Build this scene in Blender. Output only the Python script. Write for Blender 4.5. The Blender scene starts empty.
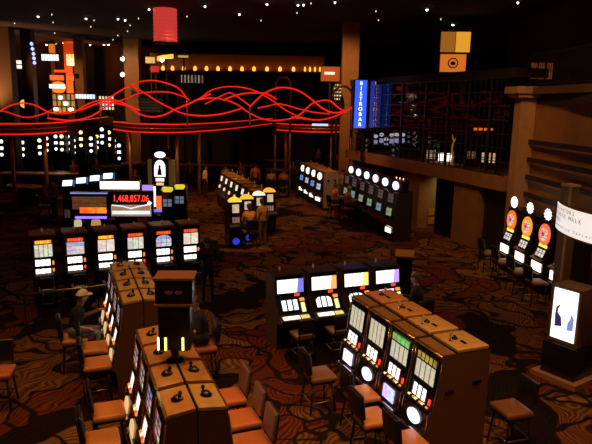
import bpy, bmesh, math, random
from mathutils import Vector, Matrix
random.seed(7)
sc = bpy.context.scene
COL = sc.collection
PI = math.pi

# ------------------------------------------------------------------ camera
F = 600.0; PITCH = math.radians(11); ROLL = math.radians(1.15); H = 5.0
cam = bpy.data.cameras.new('camera'); co = bpy.data.objects.new('camera', cam); COL.objects.link(co)
cam.sensor_width = 36; cam.sensor_fit = 'HORIZONTAL'; cam.lens = 36 * F / 592; cam.clip_end = 300
co.matrix_world = Matrix.Translation((0, 0, H)) @ Matrix.Rotation(PI/2 - PITCH, 4, 'X') @ Matrix.Rotation(ROLL, 4, 'Z')
sc.camera = co
sc.view_settings.view_transform = 'Standard'; sc.view_settings.look = 'None'
sc.view_settings.gamma = 1; sc.view_settings.use_curve_mapping = False
sc.view_settings.exposure = 0.0
sc.cycles.use_denoising = True
sc.cycles.max_bounces = 6; sc.cycles.sample_clamp_indirect = 4

def ray(px, py):
    u = (px - 296) / F; v = (222 - py) / F
    c, s = math.cos(ROLL), math.sin(ROLL)
    x = u*c - v*s; y = u*s + v*c
    return x, math.cos(PITCH) + y*math.sin(PITCH), -math.sin(PITCH) + y*math.cos(PITCH)
def atz(px, py, z=0.0):
    r = ray(px, py); t = (z - H) / r[2]
    return Vector((r[0]*t, r[1]*t, z))
def aty(px, py, y):
    r = ray(px, py); t = y / r[1]
    return Vector((r[0]*t, y, H + r[2]*t))

# ------------------------------------------------------------------ materials
def nd(nt, t, **kw):
    n = nt.nodes.new(t)
    for k, v in kw.items():
        if k in n.inputs: n.inputs[k].default_value = v
        else: setattr(n, k, v)
    return n
MATS = {}
def mat(name, col, rough=0.5, metal=0.0, var=0.25, scale=9.0, spec=0.5, emis=None, es=0.0, coat=0.0):
    if name in MATS: return MATS[name]
    m = bpy.data.materials.new(name); m.use_nodes = True; nt = m.node_tree
    b = nt.nodes['Principled BSDF']
    tc = nd(nt, 'ShaderNodeTexCoord')
    no = nd(nt, 'ShaderNodeTexNoise', Scale=scale, Detail=4.0)
    nt.links.new(tc.outputs['Object'], no.inputs['Vector'])
    mx = nd(nt, 'ShaderNodeMix', data_type='RGBA')
    mx.inputs[6].default_value = (*[c*(1-var) for c in col], 1); mx.inputs[7].default_value = (*[min(1, c*(1+var)) for c in col], 1)
    nt.links.new(no.outputs['Fac'], mx.inputs[0]); nt.links.new(mx.outputs[2], b.inputs['Base Color'])
    b.inputs['Roughness'].default_value = rough; b.inputs['Metallic'].default_value = metal
    b.inputs['Specular IOR Level'].default_value = spec; b.inputs['Coat Weight'].default_value = coat
    if emis:
        b.inputs['Emission Color'].default_value = (*emis, 1); b.inputs['Emission Strength'].default_value = es
    MATS[name] = m; return m
def glow(name, col, s=3.0):
    return mat(name, [c*0.4 for c in col], 0.3, emis=col, es=s)
def screen(name, base, alt, cols=3, rows=1, gap=0.04, s=3.0, line=(0.02, 0.015, 0.01), specks=0.25, sc_=7.0, flat=False):
    """backlit printed glass: a grid of cells with coloured symbols"""
    if name in MATS: return MATS[name]
    m = bpy.data.materials.new(name); m.use_nodes = True; nt = m.node_tree
    b = nt.nodes['Principled BSDF']
    tc = nd(nt, 'ShaderNodeTexCoord'); se = nd(nt, 'ShaderNodeSeparateXYZ'); cb = nd(nt, 'ShaderNodeCombineXYZ')
    nt.links.new(tc.outputs['Generated'], se.inputs[0])
    nt.links.new(se.outputs[0], cb.inputs[0]); nt.links.new(se.outputs[1 if flat else 2], cb.inputs[1])
    br = nd(nt, 'ShaderNodeTexBrick'); br.offset = 0; br.squash = 1
    br.inputs['Scale'].default_value = 1; br.inputs['Brick Width'].default_value = 1.0/cols; br.inputs['Row Height'].default_value = 1.0/rows
    br.inputs['Mortar Size'].default_value = gap/2; br.inputs['Mortar Smooth'].default_value = 0.1
    br.inputs['Color1'].default_value = (*base, 1); br.inputs['Color2'].default_value = (*alt, 1); br.inputs['Mortar'].default_value = (*line, 1)
    nt.links.new(cb.outputs[0], br.inputs['Vector'])
    vo = nd(nt, 'ShaderNodeTexVoronoi', Scale=sc_); nt.links.new(cb.outputs[0], vo.inputs['Vector'])
    mx = nd(nt, 'ShaderNodeMix', data_type='RGBA', blend_type='MULTIPLY'); mx.inputs[0].default_value = specks
    nt.links.new(br.outputs['Color'], mx.inputs[6]); nt.links.new(vo.outputs['Color'], mx.inputs[7])
    nt.links.new(mx.outputs[2], b.inputs['Emission Color']); b.inputs['Emission Strength'].default_value = s
    b.inputs['Base Color'].default_value = (0.02, 0.02, 0.02, 1); b.inputs['Roughness'].default_value = 0.15
    MATS[name] = m; return m

BLACK = mat('black_gloss', (0.012, 0.010, 0.009), 0.25)
DARK = mat('dark_laminate', (0.030, 0.020, 0.014), 0.4)
WOOD = mat('walnut_laminate', (0.16, 0.075, 0.03), 0.45, scale=30)
SPECK = mat('speckled_brown_laminate', (0.15, 0.065, 0.022), 0.55, var=0.6, scale=60)
PLATE = mat('bronze_plate', (0.72, 0.33, 0.095), 0.38, 0.35)
PLATE_LIT = mat('bronze_plate_lit', (0.78, 0.48, 0.17), 0.38, 0.35)  # paler copy of the bronze; light on these tops put into the colour
GOLD = mat('gold_trim', (0.75, 0.48, 0.16), 0.25, 0.9)
CHROME = mat('chrome', (0.75, 0.68, 0.58), 0.15, 1.0, var=0.05)
LEATHER = mat('tan_leather', (0.62, 0.22, 0.045), 0.42, scale=40)
LEATHER2 = mat('red_leather', (0.60, 0.17, 0.05), 0.42, scale=40)
LEATHER3 = mat('brown_leather', (0.22, 0.085, 0.03), 0.42, scale=40)
CHAIRBLK = mat('chair_black', (0.016, 0.012, 0.010), 0.35)
PLASTER = mat('tan_plaster', (0.36, 0.155, 0.05), 0.8, scale=3)
PLASTER2 = mat('sand_plaster', (0.50, 0.27, 0.12), 0.8, scale=3)
BAR = mat('dark_bar', (0.022, 0.014, 0.010), 0.5)
DWALL = mat('dark_wall', (0.035, 0.020, 0.012), 0.8, scale=2)
CEILM = mat('ceiling_dark', (0.030, 0.020, 0.012), 0.9, scale=1.5)
STEEL = mat('steel_post', (0.70, 0.40, 0.18), 0.4, 0.6)
CANOPY = mat('canopy_bronze', (0.10, 0.045, 0.02), 0.35, 0.3)
NEON = glow('red_neon', (1.0, 0.016, 0.006), 0.80)
LAMPW = glow('lamp_white', (1.0, 0.90, 0.75), 9.0)
LAMPO = glow('lamp_amber', (1.0, 0.30, 0.035), 2.6)
SIGNW = glow('sign_white', (1.0, 0.93, 0.82), 1.6)
RED = glow('led_red', (1.0, 0.04, 0.02), 2.2)
ORANGE = glow('lit_orange', (1.0, 0.25, 0.03), 1.5)
YELLOW = glow('lit_yellow', (1.0, 0.72, 0.08), 1.5)
AMBER = glow('candle_amber', (0.9, 0.42, 0.12), 0.10)

# ------------------------------------------------------------------ mesh helpers
class MB:
    def __init__(s): s.v = []; s.f = []; s.m = []; s.sm = []
    def add(s, vs, fs, mi=0, smooth=False):
        o = len(s.v); s.v += [tuple(v) for v in vs]
        for f in fs: s.f.append([i + o for i in f]); s.m.append(mi); s.sm.append(smooth)
        return s
    def box(s, c, d, mi=0, rz=0.0, rx=0.0):
        x, y, z = d[0]/2, d[1]/2, d[2]/2
        M = Matrix.Translation(c) @ Matrix.Rotation(rz, 4, 'Z') @ Matrix.Rotation(rx, 4, 'X')
        vs = [M @ Vector(p) for p in ((-x,-y,-z),(x,-y,-z),(x,y,-z),(-x,y,-z),(-x,-y,z),(x,-y,z),(x,y,z),(-x,y,z))]
        return s.add(vs, [(3,2,1,0),(4,5,6,7),(0,1,5,4),(1,2,6,5),(2,3,7,6),(3,0,4,7)], mi)
    def rbox(s, c, d, r=0.03, mi=0, rz=0.0, rx=0.0, n=3):
        bm = bmesh.new(); bmesh.ops.create_cube(bm, size=1)
        for v in bm.verts: v.co = Vector((v.co.x*d[0], v.co.y*d[1], v.co.z*d[2]))
        bmesh.ops.bevel(bm, geom=bm.edges[:], offset=min(r, min(d)*0.48), segments=n, affect='EDGES', profile=0.5)
        M = Matrix.Translation(c) @ Matrix.Rotation(rz, 4, 'Z') @ Matrix.Rotation(rx, 4, 'X')
        bm.verts.index_update()
        s.add([M @ v.co for v in bm.verts], [[v.index for v in f.verts] for f in bm.faces], mi, True); bm.free(); return s
    def prism(s, prof, x0, x1, mi=0, cap=None):
        n = len(prof); vs = [(x0, y, z) for y, z in prof] + [(x1, y, z) for y, z in prof]
        s.add(vs, [(i, (i+1) % n, (i+1) % n + n, i + n) for i in range(n)], mi)
        return s.add(vs, [list(range(n))[::-1], list(range(n, 2*n))], mi if cap is None else cap)
    def extr(s, poly, fn, t, mi=0):
        """poly in (s,t) mapped by fn(s,t,depth), extruded by t"""
        n = len(poly); vs = [fn(a, b, 0) for a, b in poly] + [fn(a, b, t) for a, b in poly]
        return s.add(vs, [list(range(n))[::-1], list(range(n, 2*n))] + [(i, (i+1) % n, (i+1) % n + n, i + n) for i in range(n)], mi)
    def tube(s, pts, r, n=8, mi=0, closed=False):
        pts = [Vector(p) for p in pts]; rs = r if isinstance(r, (list, tuple)) else [r]*len(pts)
        rings = []; up = None
        for i, p in enumerate(pts):
            a = pts[i-1] if i or closed else p; b = pts[(i+1) % len(pts)] if i < len(pts)-1 or closed else p
            t = (b - a).normalized()
            if up is None: up = t.orthogonal().normalized()
            up = (up - t*up.dot(t)).normalized() if (up - t*up.dot(t)).length > 1e-6 else t.orthogonal().normalized()
            w = t.cross(up)
            rings.append([p + (up*math.cos(2*PI*k/n) + w*math.sin(2*PI*k/n))*rs[i] for k in range(n)])
        vs = [v for q in rings for v in q]; fs = []
        m = len(pts)
        for i in range(m if closed else m-1):
            j = (i+1) % m
            for k in range(n): fs.append((i*n+k, i*n+(k+1) % n, j*n+(k+1) % n, j*n+k))
        if not closed: fs += [list(range(n))[::-1], list(range((m-1)*n, m*n))]
        return s.add(vs, fs, mi, True)
    def cyl(s, p0, p1, r0, r1=None, n=14, mi=0):
        return s.tube([p0, p1], [r0, r0 if r1 is None else r1], n, mi)
    def lathe(s, prof, c=(0, 0, 0), n=20, mi=0):
        vs = []
        for r, z in prof:
            for k in range(n): vs.append((c[0] + r*math.cos(2*PI*k/n), c[1] + r*math.sin(2*PI*k/n), c[2] + z))
        fs = []
        for i in range(len(prof)-1):
            for k in range(n): fs.append((i*n+k, i*n+(k+1) % n, (i+1)*n+(k+1) % n, (i+1)*n+k))
        fs += [list(range(n))[::-1], list(range((len(prof)-1)*n, len(prof)*n))]
        return s.add(vs, fs, mi, True)
    def build(s, name, mats, parent=None, loc=(0, 0, 0), rz=0.0):
        me = bpy.data.meshes.new(name); me.from_pydata(s.v, [], s.f)
        for m in (mats if isinstance(mats, (list, tuple)) else [mats]): me.materials.append(m)
        for p, mi, sm in zip(me.polygons, s.m, s.sm): p.material_index = mi; p.use_smooth = sm
        bm = bmesh.new(); bm.from_mesh(me); bmesh.ops.recalc_face_normals(bm, faces=bm.faces[:]); bm.to_mesh(me); bm.free()
        o = bpy.data.objects.new(name, me); COL.objects.link(o)
        o.location = loc; o.rotation_euler = (0, 0, rz)
        if parent: o.parent = parent
        return o

def tag(o, label, cat, group=None, kind=None):
    o['label'] = label; o['category'] = cat
    if group: o['group'] = group
    if kind: o['kind'] = kind
    return o
def thing(name, label, cat, loc=(0, 0, 0), rz=0.0, group=None):
    o = bpy.data.objects.new(name, None); COL.objects.link(o)
    o.location = loc; o.rotation_euler = (0, 0, rz); o.empty_display_size = 0.2
    return tag(o, label, cat, group)
def struct(name, mb, mats, label, cat='wall', **kw):
    o = mb.build(name, mats, **kw); return tag(o, label, cat, None, 'structure')
def dup(root, loc, rz, label, group=None):
    r = root.copy(); COL.objects.link(r); r.location = loc; r.rotation_euler = (0, 0, rz); r['label'] = label
    if group: r['group'] = group
    for ch in list(root.children):
        c = ch.copy(); COL.objects.link(c); c.parent = r
        for g in list(ch.children):
            d = g.copy(); COL.objects.link(d); d.parent = c
    return r
def face(fx, fy): return math.atan2(fx, -fy)       # turns the local -Y front towards (fx, fy)
def wpt(loc, rz, x, y, z=0):
    c, s = math.cos(rz), math.sin(rz)
    return Vector((loc[0] + c*x - s*y, loc[1] + s*x + c*y, loc[2] + z))
def glyphs(mb, body, size, M, ex=0.004, align='CENTER', sx=1.0):
    """adds lettering to a mesh builder; M places the XY text plane"""
    cu = bpy.data.curves.new('t', 'FONT'); cu.body = body; cu.size = size; cu.extrude = ex
    cu.align_x = align; cu.align_y = 'CENTER'; cu.resolution_u = 3
    o = bpy.data.objects.new('t', cu); COL.objects.link(o)
    me = bpy.data.meshes.new_from_object(o.evaluated_get(bpy.context.evaluated_depsgraph_get()))
    mb.add([M @ Vector((v.co.x*sx, v.co.y, v.co.z)) for v in me.vertices], [list(p.vertices) for p in me.polygons])
    bpy.data.objects.remove(o); bpy.data.curves.remove(cu); bpy.data.meshes.remove(me); return mb
def tmat(loc, rz=0.0):
    return Matrix.Translation(loc) @ Matrix.Rotation(rz, 4, 'Z') @ Matrix.Rotation(PI/2, 4, 'X')
def text(body, size, parent, loc, m, name='lettering', ex=0.004, sx=1.0):
    return glyphs(MB(), body, size, tmat(loc), ex, 'CENTER', sx).build(name, m, parent)

U = Vector((0.365, -0.931, 0)); N = Vector((-0.931, -0.365, 0))
RN = face(N.x, N.y); RP = face(-N.x, -N.y); RU = face(U.x, U.y)

# ================================================================== SETTING
def carpet():
    m = bpy.data.materials.new('patterned_carpet'); m.use_nodes = True; nt = m.node_tree; L = nt.links.new
    b = nt.nodes['Principled BSDF']; b.inputs['Roughness'].default_value = 0.95; b.inputs['Specular IOR Level'].default_value = 0.1
    tc = nd(nt, 'ShaderNodeTexCoord')
    mp = nd(nt, 'ShaderNodeMapping'); mp.inputs['Rotation'].default_value = (0, 0, 0.5); L(tc.outputs['Object'], mp.inputs[0])
    n1 = nd(nt, 'ShaderNodeTexNoise', Scale=0.62, Detail=2.0); L(mp.outputs[0], n1.inputs['Vector'])
    off = nd(nt, 'ShaderNodeVectorMath', operation='SCALE'); off.inputs['Scale'].default_value = 3.2
    L(n1.outputs['Color'], off.inputs[0])
    ad = nd(nt, 'ShaderNodeVectorMath', operation='ADD'); L(mp.outputs[0], ad.inputs[0]); L(off.outputs[0], ad.inputs[1])
    ms = nd(nt, 'ShaderNodeMapping'); ms.inputs['Scale'].default_value = (1.0, 0.55, 1.0); L(ad.outputs[0], ms.inputs[0])
    v1 = nd(nt, 'ShaderNodeTexVoronoi', Scale=0.8); L(ms.outputs[0], v1.inputs['Vector'])
    v2 = nd(nt, 'ShaderNodeTexVoronoi', Scale=0.8, feature='DISTANCE_TO_EDGE'); L(ms.outputs[0], v2.inputs['Vector'])
    hs = nd(nt, 'ShaderNodeSeparateColor'); L(v1.outputs['Color'], hs.inputs[0])
    cr = nd(nt, 'ShaderNodeValToRGB'); cr.color_ramp.interpolation = 'CONSTANT'
    stops = [(0, (0.21, 0.080, 0.022)), (0.26, (0.018, 0.008, 0.005)), (0.44, (0.28, 0.122, 0.036)), (0.62, (0.17, 0.036, 0.013)), (0.76, (0.22, 0.088, 0.026))]
    el = cr.color_ramp.elements
    el[0].position = 0; el[0].color = (*stops[0][1], 1); el[1].position = stops[1][0]; el[1].color = (*stops[1][1], 1)
    for p, c in stops[2:]:
        e = el.new(p); e.color = (*c, 1)
    L(hs.outputs[0], cr.inputs[0])
    # woven streaks running along the cells
    wv = nd(nt, 'ShaderNodeTexWave', Scale=3.0, Distortion=4.0, Detail=2.0); wv.inputs['Detail Scale'].default_value = 1.2; L(ms.outputs[0], wv.inputs['Vector'])
    st = nd(nt, 'ShaderNodeMix', data_type='RGBA', blend_type='MULTIPLY'); st.inputs[0].default_value = 0.7
    L(cr.outputs[0], st.inputs[6]); L(wv.outputs['Color'], st.inputs[7])
    # dark outlines between the cells
    lt = nd(nt, 'ShaderNodeMapRange'); lt.inputs['From Min'].default_value = 0.02; lt.inputs['From Max'].default_value = 0.05; L(v2.outputs['Distance'], lt.inputs[0])
    ol = nd(nt, 'ShaderNodeMix', data_type='RGBA'); ol.inputs[6].default_value = (0.012, 0.007, 0.005, 1); L(lt.outputs[0], ol.inputs[0]); L(st.outputs[2], ol.inputs[7])
    # curling dark tendrils
    w2 = nd(nt, 'ShaderNodeTexWave', Scale=0.32, Distortion=9.0, Detail=1.0, wave_type='RINGS'); w2.inputs['Detail Scale'].default_value = 0.8; L(ad.outputs[0], w2.inputs['Vector'])
    l2 = nd(nt, 'ShaderNodeMapRange'); l2.inputs['From Min'].default_value = 0.015; l2.inputs['From Max'].default_value = 0.06; L(w2.outputs['Fac'], l2.inputs[0])
    o2 = nd(nt, 'ShaderNodeMix', data_type='RGBA'); o2.inputs[6].default_value = (0.012, 0.007, 0.005, 1); L(l2.outputs[0], o2.inputs[0]); L(ol.outputs[2], o2.inputs[7])
    L(o2.outputs[2], b.inputs['Base Color'])
    return m
struct('floor', MB().box((-12, 27, -0.05), (66, 60, 0.1)), carpet(), 'casino carpet with swirling brown and orange leaf pattern', 'floor')
struct('ceiling', MB().box((-12, 27, 9.7), (66, 60, 0.2)), CEILM, 'dark casino ceiling dotted with small lights', 'ceiling')
struct('wall_back', MB().box((-12, 54, 4.8), (66, 0.3, 9.6)), DWALL, 'dark far wall of the casino behind the neon bar')
struct('wall_left', MB().box((-42, 27, 4.8), (0.3, 60, 9.6)), DWALL, 'dark side wall of the casino')

# mezzanine line: runs along U from far to near
BA = Vector((2.76, 31.57, 0)); BB = Vector((7.02, 20.0, 0)); BD = (BB - BA).normalized(); BNn = Vector((-BD.y, BD.x, 0))  # points right/back
BL = (BB - BA).length; BR = math.atan2(BD.y, BD.x)
def online(px):
    """parameter along the mezzanine line seen at picture column px (at mid height)"""
    r = ray(px, 190); k = r[0]/r[1]
    return (k*BA.y - BA.x) / (BD.x - k*BD.y)
def bbox(mb, t0, t1, d0, d1, z0, z1, mi=0):
    c = BA + BD*((t0+t1)/2) + BNn*((d0+d1)/2); c.z = (z0+z1)/2
    return mb.box(c, (t1-t0, d1-d0, z1-z0), mi, BR)
m = MB()
bbox(m, -0.3, BL, 0.0, 6.5, 2.30, 2.62); bbox(m, -0.3, BL, -0.12, 0.18, 2.30, 2.78)
struct('trim_1', m, PLASTER, 'tan beam and floor slab carrying the glazed mezzanine', 'beam')
m = MB(); bbox(m, -0.3, BL, 0.0, 6.5, 6.05, 6.35)
struct('trim_2', m, DWALL, 'dark roof slab over the glazed mezzanine', 'roof')
m = MB()
t = [online(p) for p in (402, 419, 434, 454, 479, 504)]; t_open = t
bbox(m, t[0], t[1], 0, 0.5, 0, 2.3, 0); bbox(m, t[3], t[4], 0, 0.35, 0, 2.3, 0)
bbox(m, -0.3, t[0], 0.3, 0.5, 0, 2.3, 1)
struct('wall_right', m, [PLASTER, DWALL], 'tan wall and piers under the mezzanine')
m = MB(); bbox(m, 0, BL, 3.2, 3.4, 0, 2.3)
struct('wall_inner', m, DWALL, 'dark wall deep behind the openings under the mezzanine')
m = MB(); bbox(m, t[1]-.12, t[1], .5, 2.2, 0, 2.3, 0); bbox(m, t[1], t[1]+.04, .5, 2.2, .12, .42, 1); bbox(m, t[1], t[1]+.04, .5, 2.2, .50, .80, 1)
struct('door_1', m, [mat('greenish_wall', (0.24, 0.17, 0.08), 0.8), mat('orange_panel', (0.6, 0.28, 0.07), 0.7)], 'lit doorway with an olive upper half and orange lower panel', 'doorway')
m = MB(); bbox(m, t[2], t[3], 0.1, 0.2, 0, 2.28, 0); bbox(m, t[2]+0.1, t[2]+0.2, 0.04, 0.1, 0.95, 1.15, 0)
struct('door_2', m, [BLACK], 'black door leaf beside the lit doorway', 'door')
m = MB(); bbox(m, t[4]+0.05, t[5]-0.02, 0.25, 0.32, 0, 2.28, 0)
struct('door_3', m, [DARK], 'dark doorway next to the tall corner column', 'door')
m = MB(); bbox(m, -0.3, BL+3, 5.9, 6.1, 2.6, 6.1)
struct('wall_mezzanine', m, DWALL, 'dark inner wall of the glazed mezzanine')
# glazing
glass = bpy.data.materials.new('tinted_glass'); glass.use_nodes = True; nt = glass.node_tree
for n in list(nt.nodes):
    if n.type != 'OUTPUT_MATERIAL': nt.nodes.remove(n)
out = nt.nodes['Material Output']
tr = nd(nt, 'ShaderNodeBsdfTransparent'); tr.inputs[0].default_value = (0.75, 0.72, 0.68, 1)
gl = nd(nt, 'ShaderNodeBsdfGlossy', Roughness=0.03); lw = nd(nt, 'ShaderNodeLayerWeight', Blend=0.3); fr = nd(nt, 'ShaderNodeMath', operation='MULTIPLY'); fr.inputs[1].default_value = .10; nt.links.new(lw.outputs['Facing'], fr.inputs[0]); mx = nd(nt, 'ShaderNodeMixShader')
nt.links.new(fr.outputs[0], mx.inputs[0]); nt.links.new(tr.outputs[0], mx.inputs[1]); nt.links.new(gl.outputs[0], mx.inputs[2]); nt.links.new(mx.outputs[0], out.inputs[0])
MUL = mat('mullion_blue_grey', (0.045, 0.045, 0.055), 0.4, 0.4)
tm = [0.0, online(398), online(421), online(443), online(463), online(484), BL-0.15]
for i in range(6):
    a, b_ = tm[i], tm[i+1]; m = MB()
    bbox(m, a-0.04, a+0.04, -0.05, 0.05, 2.78, 6.05)
    nz = 7
    for k in range(nz+1): bbox(m, a, b_, -0.02, 0.02, 2.78 + 3.24*k/nz, 2.81 + 3.24*k/nz)
    nx = 4
    for k in range(1, nx): bbox(m, a+(b_-a)*k/nx-0.012, a+(b_-a)*k/nx+0.012, -0.02, 0.02, 2.78, 6.05)
    w = struct('window_%d' % (i+1), m, MUL, 'mezzanine glazing bay %s with fine dark bars' % ('at the blue sign', 'second from the blue sign', 'third from the blue sign', 'before the brightest lit board', 'beside the dim lit boards', 'against the tan column')[i], 'window')
    g = MB(); bbox(g, a, b_, -0.006, 0.006, 2.8, 6.03); g.build('pane', glass, w)
# lit boards in the mezzanine
def board(px0, px1, py0, py1, m_, label, d=2.2):
    r0 = ray((px0+px1)/2, (py0+py1)/2); A = BA + BNn*d; k = r0[0]/r0[1]
    tt = (k*A.y - A.x)/(BD.x - k*BD.y); P = A + BD*tt
    s = P.y/r0[1]; c = Vector((r0[0]*s, P.y, H + r0[2]*s)); ppm = F/s
    w = (px1-px0)/ppm; h = (py1-py0)/ppm
    fr_ = thing('lit_board', label, 'screen', (c.x, c.y, 2.62), face(-0.55, -0.83), 'lit boards in the mezzanine')
    z = c.z - 2.62
    MB().box((0, 0.05, z), (w+0.1, 0.08, h+0.1)).build('frame', BLACK, fr_)
    MB().box((0, 0, z), (w, 0.03, h)).build('display_panel', m_, fr_)
    q = MB().box((0, 0.08, z/2), (0.06, 0.06, z)).box((0, 0.08, 0.02), (0.5, 0.4, 0.04)); q.build('stand', BLACK, fr_)
board(426, 436, 150, 161, screen('board_cream', (1, .75, .5), (.8, .5, .3), 3, 3, .08, 0.7), 'cream lit board behind glass, next to the brightest white board')
board(438, 452.5, 153, 163.5, screen('board_white', (1, .97, .92), (1, .9, .8), 2, 2, .02, 4.0, specks=.05), 'brightest white lit board behind the mezzanine glass')
board(466, 477, 151, 159, screen('board_dim', (.7, .42, .22), (.5, .3, .15), 4, 3, .1, 0.6), 'dimmest brown lit board behind the mezzanine glass')
board(481, 496, 152.5, 163, screen('board_amber', (1, .68, .42), (.8, .5, .3), 4, 2, .08, 1.2), 'amber lit board behind glass closest to the column')
# neon plant sculpture + orange strip inside
r0 = aty(452, 150, 25.5)
pl = tag(MB().tube([(r0.x, r0.y, 2.66), (r0.x+.06, r0.y, 3.0), (r0.x-.02, r0.y, 3.35), (r0.x+.05, r0.y, 3.65), (r0.x-.05, r0.y, 3.95)], [.05, .05, .045, .04, .02]).tube([(r0.x+.05, r0.y, 3.6), (r0.x+.16, r0.y, 3.85)], [.03, .015]).build('glowing_stem', glow('glow_olive', (.8, .5, .05), 0.35)), 'glowing yellow twisted stem behind the mezzanine glass', 'light')
a = aty(474, 129, 25); b_ = aty(493, 129.5, 25)
hs = tag(MB().box((a+b_)/2, (b_.x-a.x, .06, .10)).build('hanging_light_strip', glow('strip_orange', (1, .2, .02), 1.2)), 'short orange light strip high behind the mezzanine glass', 'light')
MB().box((a.x+.1, a.y, (a.z+6.05)/2), (.012, .012, 6.05-a.z)).box((b_.x-.1, a.y, (a.z+6.05)/2), (.012, .012, 6.05-a.z)).build('cord', BAR, hs)
# corner column and side wall
CX = Vector((7.30, 19.75, 0))
m = MB().box((CX.x+.02, CX.y, 2.8), (.50, .5, 5.6), 0, 0.06).box((CX.x, CX.y, 5.62), (1.0, 1.0, .22), 0, 0.06).box((CX.x, CX.y, 5.45), (.8, .85, .12), 0, 0.06).box((CX.x, CX.y, .12), (.72, .8, .24), 0, .06)
struct('column', m, PLASTER2, 'tall sand coloured column with stepped cap at the mezzanine corner', 'column')
WA = Vector((7.55, 20.3, 0)); WB = Vector((8.75, 4.0, 0)); wd = (WB-WA).normalized(); wr = math.atan2(wd.y, wd.x); wl = (WB-WA).length; wm = (WA+WB)/2
wn = Vector((-wd.y, wd.x, 0))
struct('wall_side', MB().box((wm.x+.15*wn.x, wm.y, 2.75), (wl, .3, 5.5), 0, wr), PLASTER, 'tan side wall with dark horizontal bars behind the wheel slot machines')
struct('trim_3', MB().box((wm.x+.05, wm.y, 5.6), (wl, .7, .22), 0, wr), mat('ledge_brown', (.14, .07, .03), .7), 'projecting brown ledge topping the tan side wall', 'ledge')
for i, z in enumerate((4.0, 3.43, 2.87, 2.3)):
    c = wm - wn*0.15; struct('trim_%d' % (i+4), MB().box((c.x, c.y, z), (wl, .05, .15), 0, wr), BAR, ('topmost', 'second', 'third', 'lowest')[i] + ' dark horizontal bar on the tan side wall', 'bar')
m = MB().box((11.5, 16, 7.6), (.3, 36, 4.2)).box((9.6, 12, 5.35), (4.0, 16, .3))
struct('wall_upper', m, DWALL, 'dark recessed upper wall above the tan side wall')
# railing on the ledge
rail = thing('railing', 'dark upper railing of thin bars above the tan side wall', 'railing', (0, 0, 0))
c0, c1 = WA + wn*0.05, WB + wn*.05
MB().tube([(c0.x, c0.y, 6.75), (c1.x, c1.y, 6.75)], .04, 6).tube([(c0.x, c0.y, 5.8), (c1.x, c1.y, 5.8)], .03, 6).build('rail', BAR, rail)
m = MB()
for k in range(120):
    p = c0.lerp(c1, k/119); m.box((p.x, p.y, 6.22), (.02, .02, 1.05))
m.build('balusters', BAR, rail)
a = aty(541, 71, 20.5)
lp = thing('wall_lamp', 'dim orange glowing lamp panel above the column behind the railing', 'lamp', a)
MB().box((0, 0, 0), (.75, .10, .55)).build('glowing_panel', screen('lamp_panel', (.9, .22, .03), (.5, .1, .02), 3, 2, .06, .22, specks=.6), lp)
MB().box((0, .1, 0), (.85, .1, .65)).build('frame', BAR, lp)
# hanging lit panels
a = aty(455.5, 42, 32)
hp = thing('hanging_sign', 'hanging two-panel sign, yellow above and orange emblem panel below', 'sign', (a.x, a.y, 6.36), -0.1)
zz = a.z - 6.36
MB().box((0, .08, zz-.45), (1.65, .08, 2.5)).box((-.6, .08, (zz-1.7)/2), (.08, .08, zz-1.7)).box((.6, .08, (zz-1.7)/2), (.08, .08, zz-1.7)).build('backing', BAR, hp)
MB().box((-.38, 0, zz), (.72, .05, 1.0)).build('upper_panel', glow('panel_brown_lit', (.75, .26, .03), .42), hp)
MB().box((.38, 0, zz), (.72, .05, 1.0)).build('upper_panel', glow('panel_yellow_lit', (.95, .42, .03), .8), hp)
MB().box((-.06, 0, zz-1.05), (1.3, .05, .88)).build('emblem_panel', glow('panel_orange_lit', (.9, .22, .025), .7), hp)
e = MB(); e.tube([(-.06+.24*math.cos(q*PI/8), -.03, zz-1.05+.24*math.sin(q*PI/8)) for q in range(16)], .03, 6, closed=True)
e.lathe([(.0, -.1), (.12, -.06), (.14, .02), (.08, .1), (0, .12)], (-.06, -.03, zz-1.07), 10)
e.build('emblem', mat('emblem_dark', (.1, .02, .005), .6), hp)

# far columns
def column(px0, px1, D, z0, z1, m_, label):
    a = aty(px0, 100, D); b = aty(px1, 100, D); w = b.x-a.x
    struct('column', MB().box(((a.x+b.x)/2, D+w/2, (z0+z1)/2), (w, w, z1-z0)).box(((a.x+b.x)/2, D+w/2, .25), (w+.25, w+.25, .5)), m_, label, 'column')
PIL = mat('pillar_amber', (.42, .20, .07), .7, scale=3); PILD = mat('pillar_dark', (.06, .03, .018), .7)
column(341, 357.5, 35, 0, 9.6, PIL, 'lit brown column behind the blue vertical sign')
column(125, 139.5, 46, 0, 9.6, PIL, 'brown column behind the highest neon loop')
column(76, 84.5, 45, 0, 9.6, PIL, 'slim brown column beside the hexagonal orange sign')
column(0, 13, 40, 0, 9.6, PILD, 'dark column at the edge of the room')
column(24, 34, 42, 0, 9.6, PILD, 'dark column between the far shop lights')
column(66, 77, 49, 0, 9.6, mat('pillar_red', (.6, .18, .06), .7), 'column washed orange above the fiery sign')
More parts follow.
